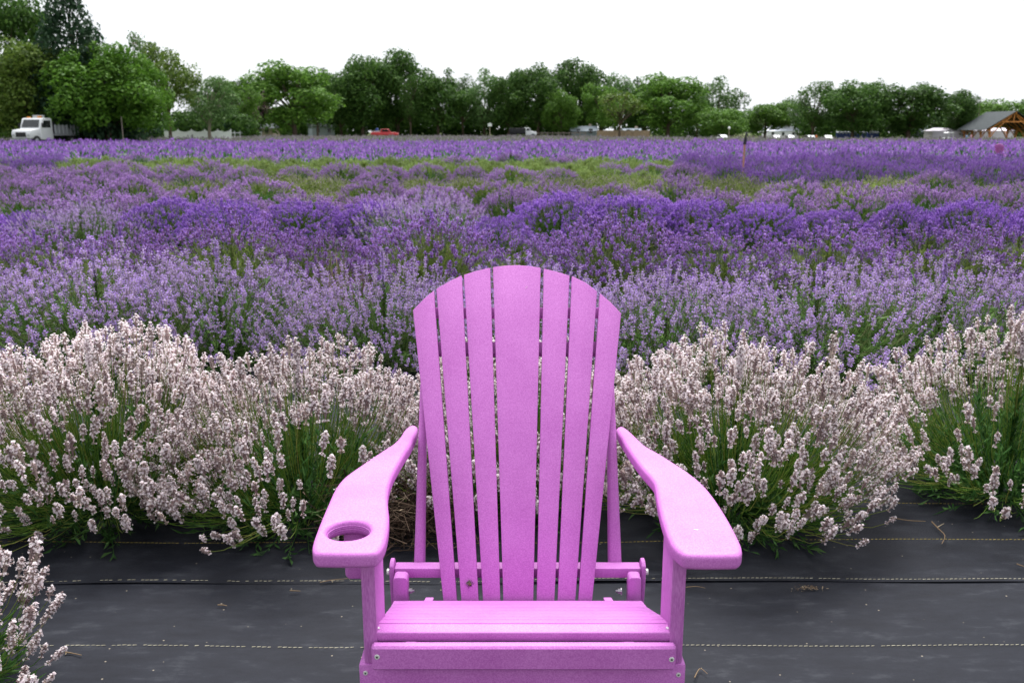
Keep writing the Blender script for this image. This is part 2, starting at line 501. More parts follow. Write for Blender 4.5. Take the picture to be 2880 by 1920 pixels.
# ------------------------------------------------------------------ lavender
def spike_template(rng, L, R, whorls, per, detail, bloom=0.7, mats=(0, 1), lower=True):
    """one flower head along +z: whorls of calyces and little flowers"""
    mb = MB()
    hs = np.linspace(0.12 * L, 0.97 * L, whorls)
    if lower:
        hs[0] = -0.12 * L
    for wi, h in enumerate(hs):
        f = wi / max(1, whorls - 1)
        prof = 0.72 + 0.35 * math.sin(math.pi * min(1, 0.15 + f * 0.85)) - 0.42 * max(0, f - 0.7) / 0.3
        if lower and wi == 0:
            prof *= 0.75
        np_ = per if not (f > 0.9) else max(3, per - 2)
        for k in range(np_):
            a = 2 * math.pi * (k + 0.5 * (wi % 2)) / np_ + rng.uniform(-.25, .25)
            tilt = rng.uniform(0.35, 0.95) + 0.5 * (f > 0.9)
            d = np.array([math.cos(a) * math.cos(tilt), math.sin(a) * math.cos(tilt), math.sin(tilt)])
            o = np.array([0, 0, h + rng.uniform(-.02, .02) * L]) + d * R * 0.08
            ln = R * prof * rng.uniform(0.65, 1.0)
            side = norm(np.cross(d, [0, 0, 1.0])); up = np.cross(side, d)
            e = o + d * ln
            if detail == 2:
                w = R * 0.17
                ring = [np.cos(t) * side + np.sin(t) * up for t in (0.5, 2.6, 4.7)]
                vv = [o] + [o + d * ln * 0.55 + r_ * w for r_ in ring] + [e + r_ * w * 0.8 for r_ in ring]
                tt = [[0, 1, 2], [0, 2, 3], [0, 3, 1]]
                for i in range(3):
                    j = (i + 1) % 3
                    tt += [[1 + i, 1 + j, 4 + j], [1 + i, 4 + j, 4 + i]]
                mb.add(vv, tt, mats[1])
            else:
                w = R * 0.26
                mb.add([o, o + d * ln * .6 + side * w, e, o + d * ln * .6 - side * w], [[0, 1, 2], [0, 2, 3]], mats[1])
            if rng.random() < bloom:
                pr = R * rng.uniform(0.26, 0.42)
                c = e + d * R * 0.12
                if detail == 2:
                    n = 5
                    for i in range(n):
                        t = 2 * math.pi * i / n + rng.uniform(-.3, .3)
                        u = np.cos(t) * side + np.sin(t) * up
                        v = -np.sin(t) * side + np.cos(t) * up
                        cup = rng.uniform(-0.35, 0.5)
                        tip = c + (u + d * cup) * pr
                        mid = c + (u + d * (cup * .4 + .15)) * pr * 0.55
                        mb.add([c, mid + v * pr * .38, tip, mid - v * pr * .38], [[0, 1, 2], [0, 2, 3]], mats[0])
                else:
                    q = rng.uniform(0, 1.5)
                    u = np.cos(q) * side + np.sin(q) * up
                    v = -np.sin(q) * side + np.cos(q) * up
                    mb.add([c + u * pr + d * pr * .3, c + v * pr * .7, c - u * pr + d * pr * .3, c - v * pr * .7], [[0, 1, 2], [0, 2, 3]], mats[0])
                    if detail == 1:
                        mb.add([c + d * pr * .9, c + u * pr * .6 - d * pr * .3, c - d * pr * .7, c - u * pr * .6 - d * pr * .3], [[0, 1, 2], [0, 2, 3]], mats[0])
    # core
    if detail == 2:
        z = np.array([0, .25, .6, 1.0]) * L; rr = np.array([.12, .34, .32, .08]) * R
    else:
        z = np.array([0, .4, 1.0]) * L; rr = np.array([.14, .36, .08]) * R
    path = np.stack([0 * z, 0 * z, z], -1)[None]
    v, t = tubes(path, rr[None], 4 if detail == 2 else 3)
    mb.add(v, t, mats[1])
    return mb.arrays()


def dome_dirs(rng, n, cmin, jitter=0.06):
    i = np.arange(n) + 0.5
    ct = 1 - i / n * (1 - cmin)
    ph = i * 2.399963 + rng.uniform(0, 6)
    ct = np.clip(ct + rng.normal(0, jitter, n), cmin * 0.6, 1.0)
    ph = ph + rng.normal(0, jitter * 2.5, n)
    st = np.sqrt(1 - ct ** 2)
    return np.stack([st * np.cos(ph), st * np.sin(ph), ct], -1)


def flower_stems(rng, n, Rx, Rz, cmin=0.2, rjit=0.1, clump=0.0, seg=4, z0=0.03, r0=0.6):
    """curved flower stalks: returns paths (n,seg,3)"""
    d = dome_dirs(rng, n, cmin)
    if clump > 0:
        # stalks gather in tufts, leaving gaps
        cent = dome_dirs(rng, max(6, n // 11), cmin, 0.1)
        k = np.argmax(d @ cent.T, axis=1)
        d = norm(d * (1 - clump) + cent[k] * clump)
    lump = 1 + 0.10 * np.sin(d[:, 0] * 5 + rng.uniform(0, 6)) * np.sin(d[:, 1] * 5 + rng.uniform(0, 6))
    sc = rng.uniform(1 - rjit * 2, 1 + rjit * .7, n) * lump
    tip = d * np.array([Rx, Rx, Rz]) * sc[:, None]
    base = d * np.array([Rx, Rx, Rz * 0.75]) * r0 * rng.uniform(.6, 1.15, (n, 1))
    base[:, 2] = np.maximum(base[:, 2] * 0.8, 0.0) + z0
    tip[:, 2] = np.maximum(tip[:, 2], 0.05) + z0
    ctrl = base + (tip - base) * np.array([.72, .72, .30]) + rng.normal(0, 0.012, (n, 3))
    t = np.linspace(0, 1, seg)[None, :, None]
    P = base[:, None] * (1 - t) ** 2 + 2 * ctrl[:, None] * t * (1 - t) + tip[:, None] * t ** 2
    return P


def leaf_shoots(rng, n, per, Rx, Rz, ll=0.045, lw=0.0036, cmin=0.02, fill=0.62, z0=0.01):
    """short leafy shoots that make the green cushion; returns shoot paths and leaf triangles"""
    d = dome_dirs(rng, n, cmin, 0.1)
    tip = d * np.array([Rx, Rx, Rz]) * fill * rng.uniform(.75, 1.1, (n, 1))
    tip[:, 2] += z0
    base = d * np.array([Rx, Rx, 0.02]) * 0.12
    ctrl = base * .45 + tip * .55; ctrl[:, 2] *= 0.72
    k = 5
    t = np.linspace(0, 1, k)[None, :, None]
    P = base[:, None] * (1 - t) ** 2 + 2 * ctrl[:, None] * t * (1 - t) + tip[:, None] * t ** 2
    P[..., 2] = np.maximum(P[..., 2], 0.006)
    tt = rng.uniform(0.35, 1.0, (n, per))
    tt[:, 0] = 1.0
    tq = tt[..., None]
    O = base[:, None] * (1 - tq) ** 2 + 2 * ctrl[:, None] * tq * (1 - tq) + tip[:, None] * tq ** 2
    D = norm(2 * (1 - tq) * (ctrl - base)[:, None] + 2 * tq * (tip - ctrl)[:, None])
    rd = rng.normal(0, 1, D.shape)
    D2 = norm(D * 0.9 + norm(rd) * 0.85 + np.array([0, 0, 0.25]))
    O = O.reshape(-1, 3); D2 = D2.reshape(-1, 3)
    nn = len(O)
    side = norm(np.cross(D2, norm(rng.normal(0, 1, (nn, 3)))))
    L = ll * rng.uniform(.55, 1.25, (nn, 1)); W = lw * rng.uniform(.7, 1.3, (nn, 1))
    bend = norm(rng.normal(0, 1, (nn, 3))) * L * .12
    v0 = O; v1 = O + D2 * L * .55 + side * W + bend; v2 = O + D2 * L; v3 = O + D2 * L * .55 - side * W + bend
    Vv = np.stack([v0, v1, v2, v3], 1)
    Vv[..., 2] = np.maximum(Vv[..., 2], 0.006)
    Vv = Vv.reshape(-1, 3)
    i = np.arange(nn)[:, None] * 4
    T = np.concatenate([i + [0, 1, 2], i + [0, 2, 3]])
    return P, Vv, T


def tip_frames(P, rng, wild=0.12, up=.55, dome=0.0):
    t = norm(P[:, -1] - P[:, -2])
    t = norm(t + rng.normal(0, wild, t.shape) + np.array([0, 0, up]) + dome * norm(P[:, -1]))
    return frames(t, rng), P[:, -1]


# --- near plants: each flower head is a piece of its own ----------
rng = np.random.default_rng(11)
near_spikes = []
for i in range(14):
    L = rng.uniform(0.030, 0.068)
    v, t, mi = spike_template(rng, L, rng.uniform(0.0095, 0.0132), int(4 + L * 70), 6, 2, bloom=rng.uniform(.35, .85))
    near_spikes.append(np_mesh('flower_spike', v, t, mi, [M['pk_petal'], M['pk_calyx']]))


def near_bush(name, X, Y, Rx, Rz, n, seed, label, bare=None, leafmul=1.0, stems_extra=0):
    rng = np.random.default_rng(seed)
    root = empty(name, (X, Y, 0.008))
    tag(root, label, 'lavender plant', 'pale pink lavender plants of the front row')
    P = flower_stems(rng, n, Rx, Rz, 0.20, 0.10, 0.14, 4)
    if bare is not None:
        # a tuft without flowers, where only green shows
        c = norm(np.array([bare[:3]], float))[0]
        k = (norm(P[:, -1]) @ c) < bare[3]
        P = P[k | (rng.random(len(P)) < 0.12)]
    mb = MB()
    rad = np.linspace(.0013, .0009, 4)[None].repeat(len(P), 0)
    v, t = tubes(P, rad, 3); mb.add(v, t, 0)
    G = flower_stems(rng, int(n * 0.35) + stems_extra, Rx * 0.8, Rz * 0.78, 0.05, 0.16, 0.2, 4)
    v, t = tubes(G, np.linspace(.0013, .0004, 4)[None].repeat(len(G), 0), 3); mb.add(v, t, 0)
    st = link_mesh('stems', mb.mesh('stems', [M['stem']]), root); st['kind'] = 'stuff'
    SH, lv, lt = leaf_shoots(rng, int(270 * leafmul), 15, Rx * 1.05, Rz * .95, 0.05, 0.0034, 0.0, .66)
    mb = MB()
    v, t = tubes(SH, np.linspace(.0026, .001, 5)[None].repeat(len(SH), 0), 3); mb.add(v, t, 0)
    mb.add(lv, lt, 0)
    lo = link_mesh('leaves', mb.mesh('leaves', [M['leaf']]), root); lo['kind'] = 'stuff'
    R, T = tip_frames(P, rng)
    # those nearest the eye first
    o = np.argsort(T[:, 1] - T[:, 2] * 0.8)
    R, T = R[o], T[o]
    sc = rng.uniform(.74, 1.34, len(T))
    pick = rng.integers(0, len(near_spikes), len(T))
    for i in range(min(290, len(T))):
        s = bpy.data.objects.new('flower_spike', near_spikes[pick[i]])
        col.objects.link(s)
        s.parent = root
        m4 = Matrix([list(R[i][0] * sc[i]) + [T[i][0]], list(R[i][1] * sc[i]) + [T[i][1]], list(R[i][2] * sc[i]) + [T[i][2]], [0, 0, 0, 1]])
        s.matrix_local = m4
    if len(T) > 290:
        mb = MB()
        for q in range(4):
            v, t, mi = tmpl_rest[q]
            k = np.arange(290, len(T))[(np.arange(290, len(T)) % 4) == q]
            if len(k):
                vv, tt = stamp(v, t, R[k], T[k], sc[k][:, None])
                mb.add(vv, tt, np.tile(mi, len(k)))
        ro = link_mesh('flower_spikes_behind', mb.mesh('flower_spikes_behind', [M['pk_petal'], M['pk_calyx']]), root)
        ro['kind'] = 'stuff'
    return root


tmpl_rest = [spike_template(rng, rng.uniform(.034, .062), .0130, 5, 5, 0, .88) for _ in range(4)]


def bx(cx, Y):
    return (cx * S - 1440) / FOC * (Y * CP + (EYE - .3) * SP)


near_bush('lavender_plant', bx(225, 2.97), 2.97, .60, .555, 1200, 21, 'large dome of pale pink lavender at the left, tallest of the front row', None, 1.25)
near_bush('lavender_plant', bx(690, 2.93), 2.93, .55, .49, 900, 22, 'pale pink lavender plant just beside the cup-holder arm of the chair', (.55, -.65, .5, .88), 1.0, 120)
near_bush('lavender_plant', bx(1190, 3.06), 3.06, .52, .50, 760, 23, 'pale pink lavender plant seen through the slats of the chair back', None, 1.0)
near_bush('lavender_plant', bx(1690, 2.95), 2.95, .58, .525, 1060, 24, 'pale pink lavender plant beside the solid right arm of the chair', None, 1.15)
near_bush('lavender_plant', bx(2330, 3.12), 3.12, .60, .53, 880, 25, 'pale pink lavender plant with a bare green patch at the right edge', (-.35, -.5, .75, .90), 1.1, 160)
near_bush('lavender_plant', bx(-330, 3.0), 3.0, .52, .54, 700, 26, 'pale pink lavender plant cut off by the left edge, beside the tallest dome', None, 1.0)
near_bush('lavender_plant', bx(-275, 1.80), 1.80, .38, .36, 260, 27, 'few pale pink lavender spikes leaning in at the lower left corner', None, .7)

# --- kinds of the further rows ------------------------------------
def bush_arrays(seed, n, Rx, Rz, spikes, leafn, leafper, cmin=.2, rjit=.1, clump=.2, stem_r=.0014, ll=.05, lw=.004, hole=0.0, cushion=.62, nspk=4, up=.55, dome=0.0):
    """returns (flower arrays, green arrays)"""
    rng = np.random.default_rng(seed)
    P = flower_stems(rng, n, Rx, Rz, cmin, rjit, clump, 4, r0=.7)
    if hole > 0:
        c = norm(rng.normal(0, 1, (3, 3)) * [1, 1, .3] + [0, -.5, .6])
        keep = ~((norm(P[:, -1]) @ c.T) > 0.90).any(1) | (rng.random(len(P)) > hole)
        P = P[keep]
    R, T = tip_frames(P, rng, .1, up, dome)
    fl = MB()
    tm = [spike_template(rng, *spikes(rng)) for _ in range(nspk)]
    for q in range(nspk):
        k = np.arange(len(T))[(np.arange(len(T)) % nspk) == q]
        vv, tt = stamp(tm[q][0], tm[q][1], R[k], T[k], rng.uniform(.75, 1.2, (len(k), 1)))
        fl.add(vv, tt, np.tile(tm[q][2], len(k)))
    gr = MB()
    v, t = tubes(P, np.linspace(stem_r, stem_r * .6, 4)[None].repeat(len(P), 0), 3); gr.add(v, t, 0)
    SH, lv, lt = leaf_shoots(rng, leafn, leafper, Rx, Rz, ll, lw, .0, cushion)
    v, t = tubes(SH, np.linspace(.003, .0012, 5)[None].repeat(len(SH), 0), 3); gr.add(v, t, 1)
    gr.add(lv, lt, 1)
    return fl.arrays(), gr.arrays()


KIND = {}


def make_kind(key, petals, calyx, stem, leaf, split, count, **kw):
    lst = []
    for i in range(count):
        fa, ga = bush_arrays(100 + 17 * i + len(key) * 7 + sum(map(ord, key)), **{**kw, 'hole': kw.get('hole', 0) if i % 2 == 0 else min(.95, kw.get('hole', 0) + .4)})
        if split:
            fm = np_mesh('flower_spikes', *fa, [M[petals], M[calyx]])
            gm_ = np_mesh('foliage', *ga, [M[stem], M[leaf]])
            lst.append((fm, gm_))
        else:
            V = np.concatenate([fa[0], ga[0]]); T = np.concatenate([fa[1], ga[1] + len(fa[0])]); Mi = np.concatenate([fa[2], ga[2] + 2])
            lst.append((np_mesh('lavender_plant', V, T, Mi, [M[petals], M[calyx], M[stem], M[leaf]]),))
    KIND[key] = lst


make_kind('lilac', 'li_petal', 'li_calyx', 'stem_pale', 'leaf_fresh', True, 3, n=1100, Rx=.82, Rz=.51,
          spikes=lambda r: (r.uniform(.040, .070), .0125, 4, 5, 1, r.uniform(.5, .9)), leafn=420, leafper=14, cmin=.14, rjit=.15, clump=.2, hole=.45, cushion=.84, ll=.06)
make_kind('dusky', 'pu_petal', 'pu_calyx', 'stem_pale', 'leaf_lime', True, 3, n=1000, Rx=.64, Rz=.50,
          spikes=lambda r: (r.uniform(.024, .036), .0155, 3, 5, 0, r.uniform(.6, .9)), leafn=260, leafper=11, cmin=.12, rjit=.09, clump=.25, hole=.8, cushion=.78, dome=.5, up=.3)
make_kind('violet', 'vi_petal', 'vi_calyx', 'stem', 'leaf', True, 3, n=1250, Rx=.53, Rz=.51,
          spikes=lambda r: (r.uniform(.024, .036), .0150, 3, 5, 0, r.uniform(.75, .98)), leafn=200, leafper=10, cmin=.26, rjit=.055, clump=.16, hole=.45, cushion=.74, dome=1.0, up=.25)
make_kind('mauve', 'ma_petal', 'ma_calyx', 'stem', 'leaf', False, 3, n=950, Rx=.64, Rz=.48,
          spikes=lambda r: (r.uniform(.026, .044), .0175, 3, 5, 0, r.uniform(.6, .9)), leafn=160, leafper=9, cmin=.16, rjit=.07, clump=.25, stem_r=.002, hole=.75, ll=.07, lw=.006, cushion=.74, dome=.7, up=.3)
make_kind('olive', 'ma_petal', 'olive', 'stem_pale', 'leaf_lime', False, 3, n=400, Rx=.60, Rz=.33,
          spikes=lambda r: (r.uniform(.04, .07), .020, 3, 3, 0, .16), leafn=220, leafper=12, cmin=.1, rjit=.14, clump=.3, stem_r=.002, ll=.08, lw=.007, cushion=.85)
make_kind('lime', 'lime', 'lime', 'stem_pale', 'leaf_lime', False, 3, n=400, Rx=.64, Rz=.36,
          spikes=lambda r: (r.uniform(.05, .08), .022, 3, 3, 0, .4), leafn=260, leafper=14, cmin=.1, rjit=.08, clump=.45, stem_r=.002, ll=.09, lw=.008, cushion=.88)
make_kind('purple', 'far_petal', 'far_petal', 'stem', 'leaf', False, 3, n=400, Rx=.68, Rz=.52,
          spikes=lambda r: (r.uniform(.05, .08), .023, 3, 4, 0, .8), leafn=90, leafper=8, cmin=.15, rjit=.1, clump=.2, stem_r=.0025, ll=.09, lw=.008, cushion=.7)

ORD = ['first', 'second', 'third', 'fourth', 'fifth', 'sixth', 'seventh', 'eighth', 'ninth', 'tenth', 'eleventh', 'twelfth', 'thirteenth', 'fourteenth',
       'fifteenth', 'sixteenth', 'seventeenth', 'eighteenth', 'nineteenth', 'twentieth']
TENS = {20: 'twenty', 30: 'thirty', 40: 'forty', 50: 'fifty'}


def ordinal(i):
    if i < 20: return ORD[i]
    t = (i + 1) // 10 * 10; r_ = (i + 1) % 10
    if r_ == 0: return {30: 'thirtieth', 40: 'fortieth', 50: 'fiftieth'}[t]
    return TENS[t] + '-' + ORD[r_ - 1]


LOOK = {'lilac': 'pale lilac long-stemmed lavender plant', 'dusky': 'dusky purple lavender plant', 'violet': 'vivid violet domed lavender plant',
        'mauve': 'mauve lavender plant', 'olive': 'olive-green clipped lavender plant', 'lime': 'bright green flowerless lavender plant', 'purple': 'deep purple lavender mound'}
ROWS = [  # row centre, spacing
    (5.02, .84), (7.35, .82), (9.95, .76), (12.3, .95), (14.8, .98), (17.2, 1.0), (19.6, 1.0), (22.0, 1.05), (24.6, 1.05), (27.2, 1.1), (29.8, 1.1), (32.4, 1.1)]


def row_kind(r, px, rr):
    """which variety grows at picture column px (0..2352 wide) of row r"""
    if r == 0: return 'lilac'
    if r == 1: return 'dusky'
    if r == 2:
        if 870 < px < 1000 or 130 < px < 215: return 'lilac'
        return 'violet'
    if r == 3: return 'mauve'
    if r == 4: return 'mauve' if px < 560 or rr.random() < .6 else 'olive'
    if r == 5:
        if px < 330: return 'mauve'
        return 'olive' if rr.random() < .92 else 'mauve'
    if r == 6:
        if px < 430: return 'mauve' if rr.random() < .7 else 'olive'
        if px > 1760: return 'purple' if px < 2000 or px > 2180 else 'olive'
        return 'olive' if rr.random() < .8 else 'mauve'
    if r == 7:
        if px > 1640: return 'purple'
        if px < 330: return 'mauve' if rr.random() < .8 else 'olive'
        return 'mauve' if rr.random() < .75 else 'lime'
    if r >= 8:
        if px > 1560: return 'purple'
        if px < 130: return 'purple' if rr.random() < .7 else 'lime'
        return 'lime' if rr.random() < (.9 if r > 8 else .75) else 'mauve'
    return 'purple'


rr = random.Random(5)
n_ind = 0
for r, (Y0, sp) in enumerate(ROWS):
    half = Y0 * 0.60 + 0.5
    xs = np.arange(-half, half, sp) + rr.uniform(0, .3)
    row = []
    for x in xs:
        jit = .5 if r == 2 else .16
        Y = Y0 + rr.uniform(-jit, jit)
        X = x + rr.uniform(-.08, .08)
        px = (1440 + X / (Y * CP) * FOC) / S
        if r == 1 and (745 < px < 870):       # the gap where the fabric shows
            continue
        row.append((X, Y, row_kind(r, px, rr)))
    row.sort()
    for i, (X, Y, k) in enumerate(row):
        var = rr.choice(KIND[k])
        lab = f'{LOOK[k]}, {ordinal(r + 1)} row behind the chair, {ordinal(i)} from the left'
        sc = rr.uniform(.78, 1.12) if k == 'violet' else rr.uniform(.86, 1.12)
        zs = sc * rr.uniform(.92, 1.07)
        if k in ('mauve', 'olive', 'lime', 'purple'):
            o = link_mesh('lavender_plant', var[0])
        else:
            o = empty('lavender_plant')
            a = link_mesh('flower_spikes', var[0], o); a['kind'] = 'stuff'
            b_ = link_mesh('foliage', var[1], o); b_['kind'] = 'stuff'
        o.location = (X, Y, 0.008)
        o.rotation_euler = (0, 0, rr.uniform(0, 6.28))
        o.scale = (sc * rr.uniform(.92, 1.14), sc * rr.uniform(.9, 1.08), zs)
        tag(o, lab, 'lavender plant', 'lavender plants of the %s row behind the chair' % ordinal(r + 1))
        n_ind += 1

# --- the rest of the field ----------------------------------------
def far_template(rng, n, ng, Rx, Rz, w, h):
    mb = MB()
    d = dome_dirs(rng, n, .08, .1)
    p = d * np.array([Rx, Rx, Rz]) * rng.uniform(.8, 1.08, (n, 1))
    t = norm(d + np.array([0, 0, .8]) + rng.normal(0, .15, (n, 3)))
    s = norm(np.cross(t, rng.normal(0, 1, (n, 3))))
    hh = h * rng.uniform(.7, 1.3, (n, 1)); ww = w * rng.uniform(.7, 1.3, (n, 1))
    V = np.stack([p - t * hh * .5, p + s * ww, p + t * hh * .5, p - s * ww], 1).reshape(-1, 3)
    i = np.arange(n)[:, None] * 4
    mb.add(V, np.concatenate([i + [0, 1, 2], i + [0, 2, 3]]), 0)
    d = dome_dirs(rng, ng, .0, .15)
    p = d * np.array([Rx, Rx, Rz]) * .72
    t = norm(d + rng.normal(0, .4, (ng, 3)) + [0, 0, .4]); s = norm(np.cross(t, rng.normal(0, 1, (ng, 3))))
    L = .22
    V = np.stack([p - t * L * .6, p + s * .05, p + t * L * .6, p - s * .05], 1).reshape(-1, 3)
    V[:, 2] = np.maximum(V[:, 2], 0)
    i = np.arange(ng)[:, None] * 4
    mb.add(V, np.concatenate([i + [0, 1, 2], i + [0, 2, 3]]), 1)
    # dark inner cushion
    u = np.linspace(0, 2 * np.pi, 6)[:-1]
    rings = [(.64, .0), (.50, .34)]
    V = [[np.cos(a) * Rx * r_, np.sin(a) * Rx * r_, Rz * z] for r_, z in rings for a in u] + [[0, 0, Rz * .48]]
    T = []
    for j in range(5):
        a, b2 = j, (j + 1) % 5
        T += [[a, b2, b2 + 5], [a, b2 + 5, a + 5], [5 + a, 5 + b2, 10]]
    mb.add(V, T, 1)
    return mb.arrays()


def field_mass(name, label, rows, tmpls, mats, rng, gapf=0.0, xlim=None):
    mb = MB()
    for Y0, sp in rows:
        half = Y0 * .60 + 2
        xs = np.arange(-half, half, sp)
        if xlim is not None:
            xs = xs[(xs > xlim[0]) & (xs < xlim[1])]
        xs = xs[rng.random(len(xs)) > gapf]
        n = len(xs)
        X = xs + rng.uniform(-.15, .15, n); Yv = Y0 + rng.uniform(-.2, .2, n)
        Z = -1.0 * smoothstep(90, 220, Yv) * smoothstep(0, 60, X) - .02
        P = np.stack([X, Yv, Z], -1)
        ang = rng.uniform(0, 6.28, n)
        R = np.zeros((n, 3, 3)); R[:, 0, 0] = np.cos(ang); R[:, 0, 1] = -np.sin(ang); R[:, 1, 0] = np.sin(ang); R[:, 1, 1] = np.cos(ang); R[:, 2, 2] = 1
        sc = rng.uniform(.78, 1.2, (n, 1)) * np.array([[1, 1, 1]]); sc[:, 2] *= rng.uniform(.85, 1.15, n)
        for q, (v, t, mi) in enumerate(tmpls):
            k = np.arange(n)[(np.arange(n) % len(tmpls)) == q]
            if len(k):
                vv, tt = stamp(v, t, R[k], P[k], sc[k])
                mb.add(vv, tt, np.tile(mi, len(k)))
    o = link_mesh(name, mb.mesh(name, mats))
    tag(o, label, 'lavender field', kind='stuff')
    return o


rng = np.random.default_rng(77)
t1 = [far_template(rng, 120, 24, .72, .56, .028, .115) for _ in range(3)]
t2 = [far_template(rng, 66, 14, .78, .58, .042, .15) for _ in range(3)]
t3 = [far_template(rng, 34, 12, 1.0, .60, .066, .24) for _ in range(3)]
field_mass('lavender_field', 'distant deep purple lavender rows reaching across the middle of the field',
           [(y, 1.05) for y in np.arange(35.0, 52, 2.6)] , t1, [M['far_petal'], M['leaf']], rng, .03)
field_mass('lavender_field', 'farthest deep purple lavender rows, hazy band before the grey rows',
           [(y, 1.15) for y in np.arange(52.4, 84, 2.7)], t2, [M['far_petal'], M['leaf']], rng, .03)
field_mass('lavender_field', 'grey-green unopened lavender rows along the far end of the field',
           [(y, 1.55) for y in np.arange(86, 178, 3.6)], t3, [M['grey_petal'], M['leaf']], rng, .05)

# ------------------------------------------------------------------ solid-body helpers
def bm_obj(name, bm, mats, parent=None, origin=None, bevel=0.0, seg=2, smooth_deg=35, ang=20):
    if not isinstance(mats, (list, tuple)):
        mats = [mats]
    bmesh.ops.remove_doubles(bm, verts=bm.verts, dist=1e-6)
    bmesh.ops.recalc_face_normals(bm, faces=bm.faces)
    if bevel > 0:
        es = [e for e in bm.edges if len(e.link_faces) == 2 and e.calc_face_angle(0) > math.radians(ang)]
        bmesh.ops.bevel(bm, geom=es, offset=bevel, segments=seg, profile=0.5, affect='EDGES', clamp_overlap=True)
        bmesh.ops.recalc_face_normals(bm, faces=bm.faces)
    if origin is not None:
        bmesh.ops.translate(bm, verts=bm.verts, vec=-Vector(origin))
    me = bpy.data.meshes.new(name)
    bm.to_mesh(me); bm.free()
    for m_ in mats:
        me.materials.append(m_)
    me.polygons.foreach_set('use_smooth', np.ones(len(me.polygons), dtype=bool))
    try:
        me.set_sharp_from_angle(angle=math.radians(smooth_deg))
    except Exception:
        pass
    return link_mesh(name, me, parent)


def add_box(bm, x0, x1, y0, y1, z0, z1, mi=0):
    vs_ = [bm.verts.new((x, y, z)) for x in (x0, x1) for y in (y0, y1) for z in (z0, z1)]
    for f in ((0, 1, 3, 2), (4, 6, 7, 5), (0, 4, 5, 1), (2, 3, 7, 6), (0, 2, 6, 4), (1, 5, 7, 3)):
        fc = bm.faces.new([vs_[i] for i in f]); fc.material_index = mi
    return vs_


def add_slab(bm, pts, vec):
    """polygon pts (3d) extruded by vec"""
    a = [bm.verts.new(p) for p in pts]
    b = [bm.verts.new(Vector(p) + Vector(vec)) for p in pts]
    n = len(a)
    bm.faces.new(a); bm.faces.new(b[::-1])
    for i in range(n):
        j = (i + 1) % n
        bm.faces.new((a[i], b[i], b[j], a[j]))


def add_cyl(bm, p0, p1, r0, r1=None, n=16, mi=0, caps=True):
    p0, p1 = Vector(p0), Vector(p1)
    r1 = r0 if r1 is None else r1
    d = (p1 - p0).normalized()
    a = d.orthogonal().normalized(); c = d.cross(a)
    A = [bm.verts.new(p0 + (a * math.cos(t) + c * math.sin(t)) * r0) for t in [2 * math.pi * i / n for i in range(n)]]
    B = [bm.verts.new(p1 + (a * math.cos(t) + c * math.sin(t)) * r1) for t in [2 * math.pi * i / n for i in range(n)]]
    for i in range(n):
        j = (i + 1) % n
        f = bm.faces.new((A[i], A[j], B[j], B[i])); f.material_index = mi
    if caps:
        f = bm.faces.new(A[::-1]); f.material_index = mi
        f = bm.faces.new(B); f.material_index = mi


def spline(pts, k=4, closed=False):
    P = [Vector(p) for p in pts]
    out = []
    n = len(P)
    for i in range(n if closed else n - 1):
        p0 = P[(i - 1) % n] if closed or i > 0 else P[0]
        p1, p2 = P[i], P[(i + 1) % n]
        p3 = P[(i + 2) % n] if closed or i + 2 < n else P[-1]
        for j in range(k):
            t = j / k
            out.append(0.5 * ((2 * p1) + (p2 - p0) * t + (2 * p0 - 5 * p1 + 4 * p2 - p3) * t * t + (3 * p1 - p0 - 3 * p2 + p3) * t ** 3))
    if not closed:
        out.append(P[-1])
    return out


# ------------------------------------------------------------------ the chair
C0 = Vector((0.02, 1.80, 0.012))
chair = empty('adirondack_chair', C0)
tag(chair, 'orchid pink slatted garden chair with a cup holder, standing on black fabric', 'chair')
LUM, CUT = M['lumber'], M['lumber_cut']
# the tilted back
BP = Vector((0, 1.85, 0.268))
BU = Vector((0, 0.40, 0.717)).normalized()
BN = Vector((0, -BU.z, BU.y))             # faces the sitter


def zt(X, Y):            # points read off the upper part of the back
    return 1100 + X / 3.267, 720 + Y / 3.267


SLAT_TOP = [[(200, 495), (300, 393), (392, 315)], [(415, 300), (535, 230), (648, 175)], [(668, 170), (790, 132), (910, 105)],
            [(935, 100), (1040, 86), (1145, 81), (1260, 88), (1375, 105)], [(1403, 113), (1525, 142), (1640, 178)],
            [(1662, 180), (1785, 240), (1893, 322)], [(1920, 340), (2020, 425), (2115, 525)]]
SLAT_BOT = [(665, 750), (778, 887), (915, 1024), (1043, 1232), (1253, 1365), (1385, 1497), (1515, 1603)]
for top, (b0, b1) in zip(SLAT_TOP, SLAT_BOT):
    tp = [at_plane(*zt(*p), BP, BN, 1.0) for p in top]
    l = at_plane(950 + b0 / 2.24, 1688, BP, BN, 1.0)
    r = at_plane(950 + b1 / 2.24, 1688, BP, BN, 1.0)
    kl = (l - tp[0]).normalized(); kr = (r - tp[-1]).normalized()
    pts = tp + [r + kr * 0.06, l + kl * 0.06]
    bm = bmesh.new(); add_slab(bm, pts, -BN * 0.021)
    bm_obj('back_slat', bm, LUM, chair, C0, 0.0022, 2)

BACK = BP - BN * 0.0215


def back_rail(ytop, ybot, xl, xr, depth, name='back_rail'):
    """a cross rail behind the slats between picture heights (source pixels)"""
    pl, pr = at_plane(xl, ytop, BACK, BN, 1.0), at_plane(xr, ytop, BACK, BN, 1.0)
    ql, qr = at_plane(xl, ybot, BACK, BN, 1.0), at_plane(xr, ybot, BACK, BN, 1.0)
    bm = bmesh.new(); add_slab(bm, [pl, pr, qr, ql], -BN * depth)
    return bm_obj(name, bm, LUM, chair, C0, 0.003, 2)


